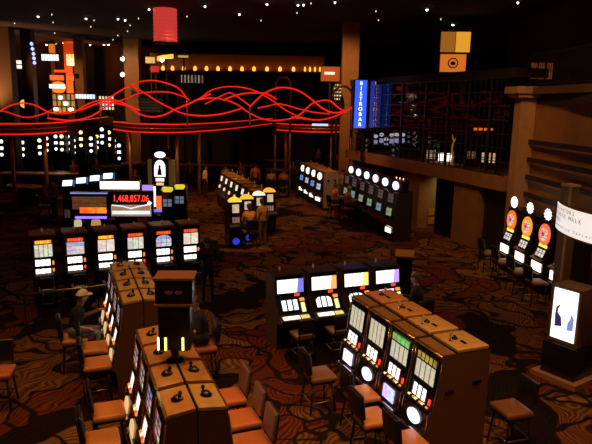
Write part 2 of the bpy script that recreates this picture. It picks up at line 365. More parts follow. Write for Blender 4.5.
# soffit with lamps
a = aty(150, 66, 46); b_ = aty(324, 69, 46)
m = MB().box(((a.x+b_.x)/2, 46.8, a.z+.35), (b_.x-a.x, 1.4, 1.2)).box(((a.x+b_.x)/2, 46.0, a.z-.22), (b_.x-a.x, .5, .12))
struct('trim_8', m, mat('soffit_brown', (.40, .20, .08), .6), 'brown fascia carrying the row of amber lamps', 'fascia')
xs = [163, 172.5, 183.6, 195, 206.5, 218, 230, 242, 254, 267, 280, 293.5, 305, 310, 315, 320]
ordn = ['first','second','third','fourth','fifth','sixth','seventh','eighth','ninth','tenth','eleventh','twelfth','thirteenth','fourteenth','fifteenth','sixteenth','seventeenth','eighteenth','nineteenth','twentieth']
for i, x in enumerate(xs):
    p = aty(x, 68.5 + (x-163)*.008, 45.75)
    r = .12 if i < 12 else .07
    l = thing('wall_sconce', 'small amber lamp on the far fascia, %s in the row counted from the red drum' % ordn[i], 'lamp', (p.x, p.y, p.z-.14), 0, 'amber lamps along the far fascia')
    MB().lathe([(r*.5, 0), (r, .06), (r*1.05, .16), (r*.8, .28), (r*.3, .34)], n=10).build('globe', LAMPO, l)
    MB().lathe([(r*.7, -.04), (r*.7, .0)], n=10).build('base', BAR, l)

# ceiling lights
CL = [(38,15.4,2),(51.7,13,1),(53,21,1),(54.6,32,1),(46.5,44,2),(56,43,1),(63.5,42.4,2),(86,17.5,2),(90.7,25.5,1),(90,44,2),(104,44,2),(108.5,44,2),(94,19,1),(14.5,22,1),
 (75,45.5,1),(118,17.7,2),(125,19,2),(138.5,17,1),(149,8,2),(130,24,1),(138,42.4,1),(113,38.7,1),(187,15,1),(205,5,2),(127.5,30,1),(117.7,34.4,1),(239.4,13,2),(267,3,2),(261,19,1),
 (298,3.7,2),(303.5,3.4,2),(297,11.3,1),(311,1.5,1),(335,1,2),(376,9.5,1),(378.6,18.6,1),(427,8.4,3),(441,17.7,1),(453,23.8,3),(463,29.5,1),(32,42,2),(518,1,2)]
CLL = []
def near_word(x):
    return ('near the dark left-hand columns' if x < 60 else 'above the slim brown columns' if x < 120 else 'beside the red drum' if x < 200 else 'over the middle of the fascia lamps' if x < 320 else 'above the blue vertical sign' if x < 400 else 'above the hanging yellow sign')
cnt = {}
for x, y, s in CL:
    p = atz(x, y, 9.58); w = near_word(x); cnt[w] = cnt.get(w, 0) + 1
    sz = ('tiny dim', 'small', 'bright', 'bright bluish')[s]
    l = thing('ceiling_light', '%s ceiling downlight %s, %s from the left there' % (sz, w, ordn[cnt[w]-1]), 'ceiling light', p, 0, 'recessed ceiling downlights')
    r = p.y/F*(0.0, .55, .95, 1.25)[s]
    MB().lathe([(r*1.3, .02), (r*1.3, -.03), (r, -.05), (r, .02)], n=12).build('trim_ring', BAR, l)
    MB().lathe([(r*.98, .0), (r*.98, -.05), (r*.7, -.10), (0.01, -.12)], n=12).build('lens', (glow('lens_dim', (1, .72, .45), 1.6), LAMPW, glow('lens_cool', (.85, .85, 1), 8))[s-1], l)
for x, y in ((122.5, 59), (122.5, 74.7), (162, 60)):
    p = aty(x, y, 44 + (1.2 if y == 59 else 0))
    l = thing('pendant_lamp', 'white pendant lamp hanging %s' % {59: 'high beside the brown column', 74.7: 'low beside the brown column', 60: 'in front of the fiery orange sign'}[y], 'lamp', p, 0, 'pendant lamps')
    MB().lathe([(.03, .15), (.13, .08), (.16, 0), (.1, -.1), (.02, -.14)], n=12).build('globe', LAMPW, l)
    MB().cyl((0, 0, .14), (0, 0, 9.6-p.z), .015, n=6).build('cord', BAR, l)

# red drum
DD = 4.55/(aty(165, 9, 1.0).z-5); a = aty(165, 9, DD); b_ = aty(165, 42, DD); pass
dr = thing('pendant_drum', 'large ribbed red-lit drum under the ceiling', 'lamp', (a.x, DD, b_.z))
hh = 9.58 - b_.z; prof = []
for k in range(9):
    z = hh*k/9; prof += [(.55, z), (.58, z+.02), (.58, z+hh/9-.05), (.55, z+hh/9-.02)]
MB().lathe(prof, n=28).build('drum', glow('drum_red', (.95, .07, .055), .55), dr)  # red light on the drum is given as emission of its skin
MB().lathe([(.59, -.10), (.59, .0)], n=28).build('rim', BAR, dr)

# ================================================================== SLOT MACHINES
def P_line(p0, p1, off=0.012):
    d = Vector((p1[0]-p0[0], p1[1]-p0[1])); n = Vector((-d.y, d.x)).normalized()
    if n.x > 0 and abs(n.x) > 1e-6: n = -n
    if abs(d.y) < 0.3*abs(d.x) and n.y < 0: n = -n
    return d, n
RECT = [(0, 0), (1, 0), (1, 1), (0, 1)]
def poly_oval(n=18): return [(.5+.5*math.cos(2*PI*k/n), .5+.5*math.sin(2*PI*k/n)) for k in range(n)]
ARCH = [(0, 0), (1, 0), (1, .55)] + [(.5+.5*math.cos(a_), .55+.45*math.sin(a_)) for a_ in [PI*k/8 for k in range(1, 8)]] + [(0, .55)]
WEDGE = [(.4, 0), (.6, 0), (1, .9), (1, 1), (0, 1), (0, .9)]
def poly_star(k=12, r=.62):
    return [(.5+.5*(1 if i % 2 == 0 else r)*math.cos(PI*i/k), .5+.5*(1 if i % 2 == 0 else r)*math.sin(PI*i/k)) for i in range(2*k)]
def panel(name, p0, p1, x0, x1, m_, parent, shape=RECT, th=0.02, lift=0.004, bezel=None):
    d, n = P_line(p0, p1)
    def fn(s, t, e, lf=lift): return (x0+(x1-x0)*s, p0[0]+d.x*t+n.x*(lf+e), p0[1]+d.y*t+n.y*(lf+e))
    o = MB().extr(shape, fn, th).build(name, m_, parent)
    if bezel:
        w = 0.018; cx = (x0+x1)/2; sx = 1 + 2*w/(x1-x0); sy = 1 + 2*w/d.length
        big = [(.5+(a-.5)*sx, .5+(b-.5)*sy) for a, b in shape]; k = len(shape)
        vs = [fn(a, b, 0, 0.0) for a, b in big] + [fn(a, b, th+.012, 0.0) for a, b in big] + [fn(a, b, th+.012, 0.0) for a, b in shape] + [fn(a, b, 0, 0.0) for a, b in shape]
        fs = []
        for i in range(k):
            j = (i+1) % k
            fs += [(i, j, j+k, i+k), (i+k, j+k, j+2*k, i+2*k), (i+2*k, j+2*k, j+3*k, i+3*k)]
        MB().add(vs, fs).build('bezel', bezel, o)
    return o
def candle(parent, x, y, z, m_=AMBER, h=0.16):
    h *= .75
    q = MB().lathe([(.028, 0), (.028, .015), (.012, .02), (.012, h*.4)], (x, y, z), 10).build('candle', GOLD, parent)
    MB().lathe([(.016, h*.4), (.022, h*.5), (.022, h*.85), (.012, h)], (x, y, z), 10).build('candle_lens', m_, q)
def buttons(parent, p0, p1, x0, x1, n, ms):
    for k in range(n):
        a = x0 + (x1-x0)*(k+.12)/n; b = x0 + (x1-x0)*(k+.88)/n
        panel('button', p0, p1, a, b, ms[k % len(ms)], parent, th=.018)
def cabinet(parent, prof, w, front=BLACK, side=SPECK):
    return MB().prism(prof, -w/2, w/2, 0, 1).build('cabinet', [front, side], parent)
def trims(parent, pts, w, m_=CHROME, r=.012):
    for s in (-1, 1):
        MB().tube([(s*(w/2-.004), y-.006, z) for y, z in pts], r, 6).build('edge_trim', m_, parent)

CREAM = (1.0, .86, .62); WH = (1.0, .95, .85)
REELS = screen('reels_white', (1, .96, .88), (1, .85, .6), 3, 1, .10, 2.6, specks=.35, sc_=9)
REELSA = screen('reels_bright', (1, .96, .88), (1, .92, .8), 3, 1, .05, 2.6, specks=.12, sc_=6)
REELSB = screen('reels_blue', (.9, .95, 1), (.3, .4, 1), 3, 1, .10, 2.6, specks=.5, sc_=9)
BTN = [glow('btn_orange', (1, .3, .05), 1.0), glow('btn_cream', (1, .8, .5), 1.2), glow('btn_red', (1, .08, .03), 1.0)]
BILL = glow('bill_green', (.75, .9, .35), 1.3)

# ---- row facing the hall (six machines, back left)
PA = [(.30,0),(-.30,0),(-.30,.60),(-.38,.66),(-.38,.70),(-.30,.76),(-.26,1.12),(-.25,1.15),(-.25,1.66),(-.27,1.70),(.30,1.72)]
pay = [screen('pay_a1', (.95,.85,.65), (.55,.75,.6), 4, 1, .03, 1.0, specks=.45), screen('pay_a2', (.95,.8,.7), (.35,.4,.8), 1, 3, .02, 1.0, specks=.45), screen('pay_a3', (1,.82,.72), (.95,.7,.6), 2, 1, .03, 1.0, specks=.35),
       screen('pay_a4', (.9,.85,.7), (.6,.8,.6), 3, 1, .03, 1.0, specks=.45), screen('pay_a5', (.85,.8,.85), (.35,.45,.8), 3, 3, .03, 1.0, specks=.45), screen('pay_a6', (1,.85,.65), (.95,.8,.6), 2, 1, .04, 1.0, specks=.35)]
YR = screen('header_yellow_red', (1, .62, .04), (1, .12, .02), 7, 1, .02, 1.3, specks=.2, line=(.8, .05, .01)); RDH = screen('header_red', (1, .07, .02), (1, .2, .04), 6, 1, .05, 1.4, specks=.2, line=(.4, .02, .01))
hdr = [YR, RDH, YR, RDH, RDH, RDH]
descA = ['yellow header and green-tinted pay glass', 'red header and blue-banded pay glass beside the yellow-headed end machine', 'yellow header and pink pay glass', 'red header and pale green pay glass partly behind the console bank', 'red header and blue arched pay glass beside the dark sign box', 'red header and two-column cream pay glass at the row end']
pxA = [(42.5,236.5),(73,234.5),(102,232),(134,229.5),(163,227.5),(190.5,225.5)]
fA = Vector((.44, -.898, 0)).normalized(); RA = face(fA.x, fA.y)
A0 = atz(*pxA[0], 1.70); A5 = atz(*pxA[5], 1.70)
Apos = []
for i in range(6):
    c = A0.lerp(A5, i/5) - fA*.26; c.z = 0; Apos.append(c)
    t_ = thing('slot_machine', 'upright slot machine with ' + descA[i], 'slot machine', c, RA, 'slot machines in the back row')
    w = .53
    cabinet(t_, PA, w, BLACK, DARK)
    MB().box((0, .02, 1.74), (w+.06, .62, .05)).build('top_plate', mat('plate_dim', (.34, .15, .045), .4, .3), t_)
    candle(t_, 0, -.1, 1.76)
    panel('header', (-.25, 1.52), (-.25, 1.60), -.19, .19, hdr[i], t_)
    panel('pay_glass', (-.25, 1.18), (-.25, 1.50), -.21, .21, pay[i], t_, ARCH if i == 4 else RECT, bezel=GOLD if i in (0, 1) else None)
    panel('reel_window', (-.28, .96), (-.262, 1.12), -.21, .15, REELSA, t_, bezel=BLACK); panel('lower_glass', (-.297, .77), (-.285, .89), -.21, .15, REELSA, t_, bezel=BLACK)
    buttons(t_, (-.296, .80), (-.285, .88), .18, .24, 1, [BTN[i % 2 * 2]]); buttons(t_, (-.28, .97), (-.27, 1.07), .18, .24, 1, [BTN[0]])
    panel('button_deck', (-.38, .71), (-.305, .757), -.22, .22, screen('deck_lit', (.5, .35, .2), (.5, .2, .06), 5, 1, .2, .8, flat=True), t_)
    q = panel('belly_glass', (-.30, .12), (-.30, .58), -.2, .2, BLACK, t_)
    MB().tube([(-.21, -.33, .1), (-.21, -.33, .59), (.21, -.33, .59), (.21, -.33, .1)], .016, 6).build('belly_frame', CHROME, t_)
a = A0.lerp(A5, -.14) + fA*1.15; b_ = A0.lerp(A5, .62) + fA*1.15
fr_ = thing('brass_rail', 'low brass rail on short posts before the back row of slot machines', 'rail', (0, 0, 0))
MB().tube([(a.x, a.y, .62), (b_.x, b_.y, .62)], .025, 8).build('rail', GOLD, fr_)
for k in range(8):
    p = a.lerp(b_, k/7); MB().tube([(p.x, p.y, 0), (p.x, p.y, .61)], .02, 6).build('post', BLACK, fr_)

# ---- near right bank (four machines stepping towards us)
PB = [(.42,0),(-.46,0),(-.48,.5),(-.56,.56),(-.56,.62),(-.53,.90),(-.51,.94),(-.46,.98),(-.42,1.2),(-.405,1.24),(-.36,1.64),(-.37,1.68),(-.37,1.72),(-.12,1.74),(.42,1.74)]
payB = [screen('pay_b%d' % k, (.95,.84,.60), alt, 4, 1, .05, 0.8, specks=.35, sc_=13, line=(.25, .18, .10)) for k, alt in enumerate(((.9,.82,.6), (.95,.75,.5), (.8,.85,.55), (.9,.7,.6)))]
topB = [None, None, screen('strip_rainbow', (.2,.8,.2), (.9,.15,.1), 4, 1, .02, 1.0, specks=.6), screen('strip_olive', (.75,.6,.1), (.4,.1,.02), 5, 1, .05, .8, specks=.6)]
belB = [screen('belly_violet', (.95,.75,1), (.7,.4,1), 1, 1, .0, 2.0, specks=.2, sc_=4), screen('belly_white', (1,.9,.75), (1,.8,.6), 1, 1, 0, 2.0, specks=.2, sc_=4), screen('belly_blue', (.5,.5,1), (1,.5,.6), 2, 1, 0, 1.8, specks=.5, sc_=5), screen('belly_burst', (.9,.9,1), (.4,.4,1), 1, 1, 0, 2.4, specks=.3, sc_=4)]
shB = [RECT, poly_oval(), RECT, poly_oval()]
descB = ['pink-violet lower glass', 'round cream lower glass', 'blue and pink lower glass', 'bare brown side panel']
Bpos = []
B0 = atz(358, 304, 1.7); B3 = atz(427, 351, 1.7)
for i in range(4):
    c = B0.lerp(B3, i/3) - N*.40 ; c.z = 0; Bpos.append(c)
    t_ = thing('slot_machine', 'sloping slot machine of the near right bank with ' + descB[i], 'slot machine', c, RN, 'slot machines in the near right bank')
    w = .64
    cabinet(t_, PB, w)
    tp = MB().rbox((0, .15, 1.77), (w-.04, .52, .06), .015).build('top_plate', (PLATE, PLATE, PLATE_LIT, PLATE_LIT)[i], t_)
    MB().lathe([(.05, 0), (.05, .02), (.02, .03), (.02, .05)], (-.05, .08, 1.80), 10).build('lock', BLACK, tp)
    MB().box((.1, .12, 1.803), (.12, .05, .008)).build('lock_plate', BLACK, tp)
    MB().box((0, -.25, 1.745), (w-.02, .2, .02)).build('hood', mat('hood_bronze', (.30, .15, .05), .4, .3), t_)
    MB().tube([(-w/2, -.37, 1.73), (w/2, -.37, 1.73)], .014, 6).build('hood_trim', GOLD, t_)
    candle(t_, .0, -.02 if i else .12, 1.79, h=.2)
    if i == 3:
        for hy, hz in ((-.22, 1.22), (.22, 1.30)): MB().rbox((w/2+.012, hy, hz), (.03, .14, .05), .012).build('side_handle', BLACK, t_)
    if topB[i]: panel('header', (-.372, 1.53), (-.361, 1.63), -.24, .24, topB[i], t_)
    panel('pay_glass', (-.403, 1.26), ((-.374, 1.515) if topB[i] else (-.362, 1.62)), -.24, .24, payB[i], t_, bezel=BLACK)
    panel('reel_window', (-.455, 1.0), (-.423, 1.18), -.2, .14, REELS, t_, bezel=CHROME)
    buttons(t_, (-.455, 1.0), (-.44, 1.08), .19, .24, 1, [BTN[2]])
    dk = panel('button_deck', (-.512, .94), (-.465, .976), -.27, .27, DARK, t_)
    buttons(dk, (-.505, .962), (-.485, .978), -.25, .25, 9, [BTN[1], BLACK, BTN[0]])
    panel('belly_glass', (-.555, .66), (-.534, .86), -.15, .15, belB[i], t_, shB[i], bezel=None)
    MB().rbox((0, -.59, .58), (.5, .08, .05), .015).build('tray', CHROME, t_)
    trims(t_, [(-.56, .62), (-.53, .90), (-.46, .98), (-.42, 1.2), (-.36, 1.64)], w)

# ---- row facing us behind it (four machines with wide white top signs)
PD = [(.30,0),(-.42,0),(-.42,.58),(-.72,.64),(-.72,.70),(-.52,.76),(-.30,1.06),(-.28,1.14),(-.24,1.46),(-.26,1.50),(.30,1.52)]
sgD = [screen('sign_d1', (1,.93,.8), (1,.9,.8), 1, 1, .0, 2.0, specks=.12), screen('sign_d2', (1,.9,.78), (1,.8,.6), 3, 1, .02, 2.0, specks=.15), screen('sign_d3', (1,.93,.8), (1,.92,.5), 3, 1, .02, 2.0, specks=.15), screen('sign_d4', (1,.9,.95), (.8,.6,1), 3, 1, .01, 2.0, specks=.2)]
acD = [glow('acc_blue', (.2, .22, .9), 1.0), glow('acc_orange', (1, .45, .12), 1.2), glow('acc_yellow', (1, .85, .15), 1.2), glow('acc_violet', (.5, .3, 1), 1.3)]
rlD = [REELSB, REELS, REELS, glow('wedge_pink', (.95, .55, 1), 1.6)]
descD = ['a blue-framed reel screen', 'a white top sign ending in orange', 'a white top sign ending in yellow', 'a violet-tipped top sign and pink wedge screen']
D0 = atz(290, 293, 1.16); D3 = atz(387, 283, 1.16); dD = (D3-D0).normalized(); fD = Vector((dD.y, -dD.x, 0)); RD = face(fD.x, fD.y)
Dpos = []
for i in range(4):
    c = D0.lerp(D3, i/3) - fD*.28; c.z = 0; Dpos.append(c)
    t_ = thing('slot_machine', 'low slot machine with ' + descD[i], 'slot machine', c, RD, 'slot machines with wide white top signs')
    w = .66
    cabinet(t_, PD, w, BLACK, WOOD)
    candle(t_, -.1, .1, 1.515)
    MB().box((0, .03, 1.525), (w, .5, .03)).build('top_plate', DARK, t_)
    panel('top_sign', (-.28, 1.17), (-.245, 1.45), -.29, .29, sgD[i], t_, bezel=BLACK)
    panel('sign_tip', (-.28, 1.17), (-.245, 1.45), .14, .28, acD[i], t_, [(0, 0), (1, 0), (1, 1), (.25, 1)], lift=.026)
    panel('reel_window', (-.47, .84), (-.33, 1.03), -.24, .14, rlD[i], t_, (RECT, ARCH, ARCH, WEDGE)[i], bezel=BLACK)
    panel('bill_acceptor', (-.5, .80), (-.38, .96), .2, .28, BILL, t_)
    panel('bill_light', (-.36, .99), (-.32, 1.04), .19, .29, ORANGE, t_)
    panel('attendant_button', (-.285, 1.09), (-.282, 1.14), .1, .2, RED, t_)
    dk = panel('button_deck', (-.72, .70), (-.54, .755), -.3, .3, DARK, t_)
    panel('deck_card', (-.70, .725), (-.60, .752), -.28, .08, glow('deck_white', (1, .88, .65), 1.5), dk)
    panel('deck_card', (-.70, .725), (-.60, .752), .11, .29, glow('deck_olive', (.9, .75, .2), .8), dk)
    panel('belly_glass', (-.42, .1), (-.42, .52), -.26, .26, BLACK, t_)

# ---- twin console bank on the left (back-to-back machines)
PC = [(0,0),(-.46,0),(-.48,.40),(-.55,.46),(-.55,.52),(-.51,.74),(-.50,.80),(-.45,.84),(-.39,1.12),(-.38,1.16),(-.335,1.56),(-.34,1.60),(0,1.63)]
payC = [screen('pay_c%d' % k, (1,.9,.7), alt, 2, 3, .12, .8, specks=.75, sc_=4) for k, alt in enumerate(((.8,.3,.3), (.4,.6,1), (.9,.7,.3)))]
def twin(c, side, lab, i, plate, group, dimface=False):
    """one machine of a back-to-back pair; side 0 faces N, side 1 faces the other way"""
    t_ = thing('slot_machine', lab, 'slot machine', c + N*(.008, -.008)[side], (RN, RP)[side], group)
    w = .66
    cabinet(t_, PC, w, BLACK, SPECK)
    tp = MB().add([(-.305, -.32, 1.605), (.305, -.32, 1.605), (.305, -.01, 1.64), (-.305, -.01, 1.64), (-.305, -.32, 1.645), (.305, -.32, 1.645), (.305, -.01, 1.68), (-.305, -.01, 1.68)],
        [(3,2,1,0),(4,5,6,7),(0,1,5,4),(1,2,6,5),(2,3,7,6),(3,0,4,7)]).build('top_plate', plate, t_)
    MB().lathe([(.07, .0), (.075, .03), (.05, .05), (.035, .07)], (0, -.16, 1.645), 12).build('lock', BLACK, tp)
    MB().box((.0, -.335, 1.62), (w, .03, .03)).build('hood_trim', GOLD, t_)
    candle(t_, .03, -.13, 1.69, BLACK, h=.12)
    panel('pay_glass', (-.378, 1.20), (-.34, 1.48), -.20, .16, payC[i % 3], t_, bezel=CHROME)
    panel('reel_window', (-.445, .87), (-.40, 1.06), -.14, .10, REELS, t_, bezel=CHROME)
    dk = panel('button_deck', (-.50, .805), (-.455, .838), -.28, .28, DARK, t_)
    buttons(dk, (-.495, .83), (-.465, .852), -.2, .12, 4, BTN)
    panel('belly_glass', (-.548, .54), (-.515, .72), -.15, .15, glow('belly_cream', (1, .62, .28), .8), t_, ARCH)
    MB().rbox((0, -.58, .48), (.5, .08, .05), .015).build('tray', CHROME, t_)
    trims(t_, [(-.55, .52), (-.51, .74), (-.45, .84), (-.39, 1.12), (-.34, 1.55)], w, GOLD)
    return t_
C0 = atz(198, 413, 1.64); C0.z = 0
nth = ['nearest', 'second', 'third', 'farthest']
Cn = []
for i in range(4):
    c = C0 - U*(.34 + .70*i); Cn.append(c)
    for s in (0, 1):
        twin(c, s, 'console slot machine in the near bronze-topped bank, %s pair, on the %s side' % (nth[i], ('orange stool', 'open aisle')[s]), i+s, (PLATE_LIT if (i == 0 and s) else PLATE), 'back-to-back machines in the near left bank')
G0 = atz(143.5, 302, 1.64); G0.z = 0
Cf = []
for i in range(4):
    c = G0 - U*(.34 + .70*i); Cf.append(c)
    for s in (0, 1):
        twin(c, s, 'console slot machine behind the dark sign box, %s pair, on the %s side' % (nth[i], ('capped man', 'back row')[s]), i+s+1, PLATE_LIT, 'back-to-back machines in the farther left bank')
# dark sign box on a post rising out of the near bank
sp = Cn[1] - U*.35 + Vector((0, 0, 0)); D = sp.y
a = aty(157.5, 300, D); b_ = aty(194, 300, D); top = aty(176, 276, D).z; mid = aty(176, 301, D).z; low = aty(176, 345, D).z
def poly_blob(): return [(.5+.5*math.cos(PI*k/6), .5+.5*math.sin(PI*k/6)) for k in range(12)]
sgn = thing('sign_box', 'dark box sign on a post above the bronze-topped console bank', 'sign', (sp.x, sp.y, 0), 0.05)
w = b_.x-a.x; xo = (a.x+b_.x)/2 - sp.x
MB().box((0, 0, (1.67+low)/2), (.09, .09, low-1.67+.1)).lathe([(.12, 0), (.12, .03), (.05, .05)], (0, 0, 1.66), 14).build('post', BLACK, sgn)
MB().rbox((xo, 0, (top+mid)/2), (w, .34, top-mid-.02), .01).build('upper_box', BLACK, sgn)
MB().box((xo, 0, top+.005), (w+.03, .38, .03)).build('top_cover', mat('cover_brown', (.22, .09, .035), .5), sgn)
MB().rbox((xo, 0, (mid+low)/2), (w*.86, .36, mid-low), .01).build('lower_box', BLACK, sgn)
MB().box((xo, 0, mid), (w+.02, .40, .025)).build('ledge', mat('cover_brown', (.22, .09, .035), .5), sgn)
for fx, m_ in ((-.50, glow('slit_cream', (1, .9, .6), 2.5)), (-.27, glow('slit_yellow', (.9, .85, .2), 2.0)), (.27, glow('slit_yellow', (.9, .85, .2), 2.0))):
    MB().box((xo+fx*w*.86, -.19 if abs(fx) < .4 else -.17, low+.09), (.028, .02, .17)).build('light_slit', m_, sgn)
for dx in (-.06, .06): MB().extr(poly_blob(), lambda a, b, e: (xo+dx+(a-.5)*.10, -.172-e, (top+mid)/2+(b-.5)*.05), .006).build('emblem', mat('sign_dull_gold', (.25, .12, .04), .5), sgn)

# ---- jackpot displays behind the back row
def fa(p0, p1, y):    # pixel rectangle at distance y -> centre, width, height
    a = aty(p0[0], p0[1], y); b = aty(p1[0], p1[1], y); return (a+b)/2, abs(b.x-a.x), abs(a.z-b.z)
c, w, h = fa((71, 192), (108, 219), 17.6)
jd = thing('display_sign', 'brown marquee with a fiery strip and blue neon edges behind the back row', 'sign', (c.x, c.y, 0), .1)
MB().box((0, .12, c.z), (w+.08, .2, h)).box((0, .12, (c.z-h/2)/2), (.3, .15, c.z-h/2)).build('casing', BLACK, jd)
MB().box((0, 0, c.z+.08), (w*.95, .04, h*.5)).build('upper_panel', screen('marq_brown', (.30,.11,.03), (.25,.09,.025), 1, 2, .03, .5, specks=.5), jd)
MB().box((.1, -.01, c.z-.14), (w*.72, .05, h*.22)).build('fiery_strip', screen('fire', (1,.08,.01), (1,.30,.02), 9, 2, .0, 1.6, specks=.4), jd)
MB().box((0, -.02, c.z+h*.47), (w, .06, .03)).build('neon_edge', glow('neon_blue_dim', (.3, .35, 1), .8), jd)
MB().box((.03, -.02, c.z-h*.45), (w*.85, .06, .06)).build('neon_edge', glow('neon_violet', (.25, .15, 1), 1.8), jd)
c, w, h = fa((110, 191), (152, 218), 17.6)
jk = thing('jackpot_display', 'jackpot display with red digits over a winged silver emblem', 'sign', (c.x, c.y, 0), .1)
MB().box((0, .12, c.z), (w+.06, .2, h)).box((0, .12, (c.z-h/2)/2), (.3, .15, c.z-h/2)).build('casing', BLACK, jk)
text('1,468,857.06', h*.36, jk, (0, -.0, c.z+h*.22), RED, sx=.72, name='digits', ex=.006)
lo = MB().box((0, 0, c.z-h*.23), (w*.94, .05, h*.42)).build('emblem_panel', screen('emb_tan', (.62,.34,.13), (.5,.25,.1), 2, 2, .02, .7, specks=.3, line=(.8,.7,.6)), jk)
MB().box((0, -.03, c.z-h*.30), (w*.9, .02, h*.13)).lathe([(0.001, -.02), (.13, 0), (.13, .03), (0.001, .05)], (0, -.03, c.z-h*.31), 14).build('emblem', glow('emblem_silver', (.8, .85, 1), 1.1), lo)
MB().tube([(-w*.45, -.03, c.z-h*.02), (-w*.2, -.03, c.z-h*.06), (0, -.03, c.z-h*.14), (w*.2, -.03, c.z-h*.06), (w*.45, -.03, c.z+h*.02)], .02, 6).build('wing', glow('emblem_silver', (.8, .85, 1), 1.1), lo)
MB().lathe([(0.001, -.07), (.07, 0), (0.001, .07)], (w*.44, -.02, c.z+h*.06), 10).build('corner_lamp', glow('lamp_ice', (.8, .9, 1), 2.0), jk)
for x, lab, col in ((1, 'pale frosted pillar under the brown marquee, beside its post', (.9,.75,.45)), (-1, 'amber barrel lamp under the brown marquee', (.8,.42,.1))):
    q, ww, hh = fa((74, 220), (82, 228), 17.4) if x == 1 else fa((91, 220), (101, 229), 17.4)
    l = thing('table_lamp', lab, 'lamp', (q.x, q.y, 0))
    MB().lathe([(ww*.4, q.z-hh/2), (ww*.5, q.z), (ww*.42, q.z+hh/2), (.02, q.z+hh/2+.02)], n=14).build('shade', glow('shade%d' % x, col, .6), l)
    MB().cyl((0, 0, 0), (0, 0, q.z-hh/2), .12, .1).build('base', DARK, l)
# white light box behind
c, w, h = fa((100.5, 181), (139, 190), 19.5)
lb = thing('light_box', 'long white light box glowing above the jackpot digits', 'sign', (c.x, c.y, 0), .1)
MB().box((0, .1, c.z), (w+.06, .2, h+.05)).box((0, .1, (c.z-h/2)/2), (.4, .2, c.z-h/2)).build('casing', BLACK, lb)
MB().box((0, -.01, c.z+.01), (w, .04, h*.9)).build('lit_face', glow('cool_white', (.85, 1, .92), 2.2), lb)
MB().box((0, -.02, c.z-h*.56), (w*1.05, .1, .04)).build('trim', GOLD, lb)
# four blue-white topped machines
for i, (x, y) in enumerate(((69, 182.5), (82.5, 180), (96, 177.7), (109, 175.5))):
    p = aty(x, y, 21 + i*.25)
    t_ = thing('slot_machine', 'slot machine with a slanted blue-white top screen, %s from the dark aisle end' % ordn[i], 'slot machine', (p.x, p.y, 0), .12, 'machines with blue-white top screens')
    MB().prism([(.4, 0), (-.3, 0), (-.3, .7), (-.4, .78), (-.25, .9), (-.2, p.z+.1), (.4, p.z+.25)], -.2, .2).build('cabinet', BLACK, t_)
    panel('top_screen', (-.23, p.z-.10), (-.20, p.z+.12), -.17, .17, screen('bluewhite', (.8,.9,1), (.55,.7,1), 1, 1, .0, 2.2, specks=.25, sc_=4), t_, [(0, 0), (.95, .12), (1, 1), (.05, .88)])
    panel('side_glow', (-.23, p.z-.12), (-.20, p.z+.12), .2, .235, glow('side_blue', (.05, .12, .5), .8), t_)
    panel('reel_window', (-.24, .95), (-.22, 1.25), -.15, .15, screen('dim_reel', (.25,.12,.05), (.1,.05,.1), 3, 1, .1, .3), t_)
# purple and gold corner sign
c, w, h = fa((143, 185), (156, 211), 18.6)
cs = thing('corner_sign', 'upright sign with violet cap, pink-white tube and flame panel beside the jackpot display', 'sign', (c.x, c.y, 0), .1)
MB().box((0, .08, c.z), (w, .1, h)).box((0, .08, (c.z-h/2)/2), (.2, .1, c.z-h/2)).build('casing', BLACK, cs)
MB().box((-.05, 0, c.z+h*.40), (w*.85, .05, h*.2)).build('cap_panel', glow('cap_violet', (.45, .3, .9), 1.0), cs)
MB().box((.16, 0, c.z+.05), (.055, .05, h*.78)).build('tube', glow('tube_pink', (1, .8, .85), 1.8), cs)
MB().box((.28, .04, c.z-.15), (.16, .05, h*.5)).build('flame_panel', glow('flame', (1, .16, .02), 1.0), cs)
MB().box((.22, .0, c.z-h*.49), (.3, .05, .08)).build('foot_light', glow('foot_blue', (.12, .15, 1), 1.5), cs)

# tower machine
D = 22.0
def zz(y, D=D, x=161): return aty(x, y, D).z
c = aty(161, 170, D)
tw = thing('tower_slot_machine', 'tall slot machine with oval crown light and arched white screen, flanked by tan panels', 'slot machine', (c.x, D, 0), 0)
MB().prism([(.35, 0), (-.25, 0), (-.25, .8), (-.32, .86), (-.32, .92), (-.2, 1.0), (-.15, zz(158)), (.35, zz(158))], -.3, .3).build('cabinet', BLACK, tw)
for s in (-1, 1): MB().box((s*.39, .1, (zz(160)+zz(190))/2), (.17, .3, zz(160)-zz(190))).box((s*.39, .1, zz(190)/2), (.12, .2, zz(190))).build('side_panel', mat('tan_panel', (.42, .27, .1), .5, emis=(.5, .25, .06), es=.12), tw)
panel('crown_light', (-.1, zz(157.5)), (-.1, zz(151.5)), -.2, .2, glow('crown', (1, .85, .75), 2.4), tw, poly_oval())
MB().box((0, .0, zz(155)), (.08, .06, .3)).build('crown_stem', BLACK, tw)
panel('arch_screen', (-.19, zz(176)), (-.16, zz(159.5)), -.2, .2, screen('arch_w', (1,.85,.9), (.6,.7,1), 1, 1, 0, 1.8, specks=.2, sc_=4), tw, ARCH)
panel('figure', (-.20, zz(174.5)), (-.17, zz(164)), -.08, .08, BLACK, tw, [(0,0),(1,0),(.9,.5),(.7,.62),(.75,.85),(.5,1),(.25,.85),(.3,.62),(.1,.5)], lift=.03)
panel('reel_window', (-.19, zz(180.5)), (-.19, zz(177.5)), -.15, .15, glow('strip_w', (1,.9,.75), 2), tw)
panel('lower_strip', (-.20, zz(184.5)), (-.2, zz(182)), -.13, .13, glow('strip_o', (1,.6,.3), 1), tw)
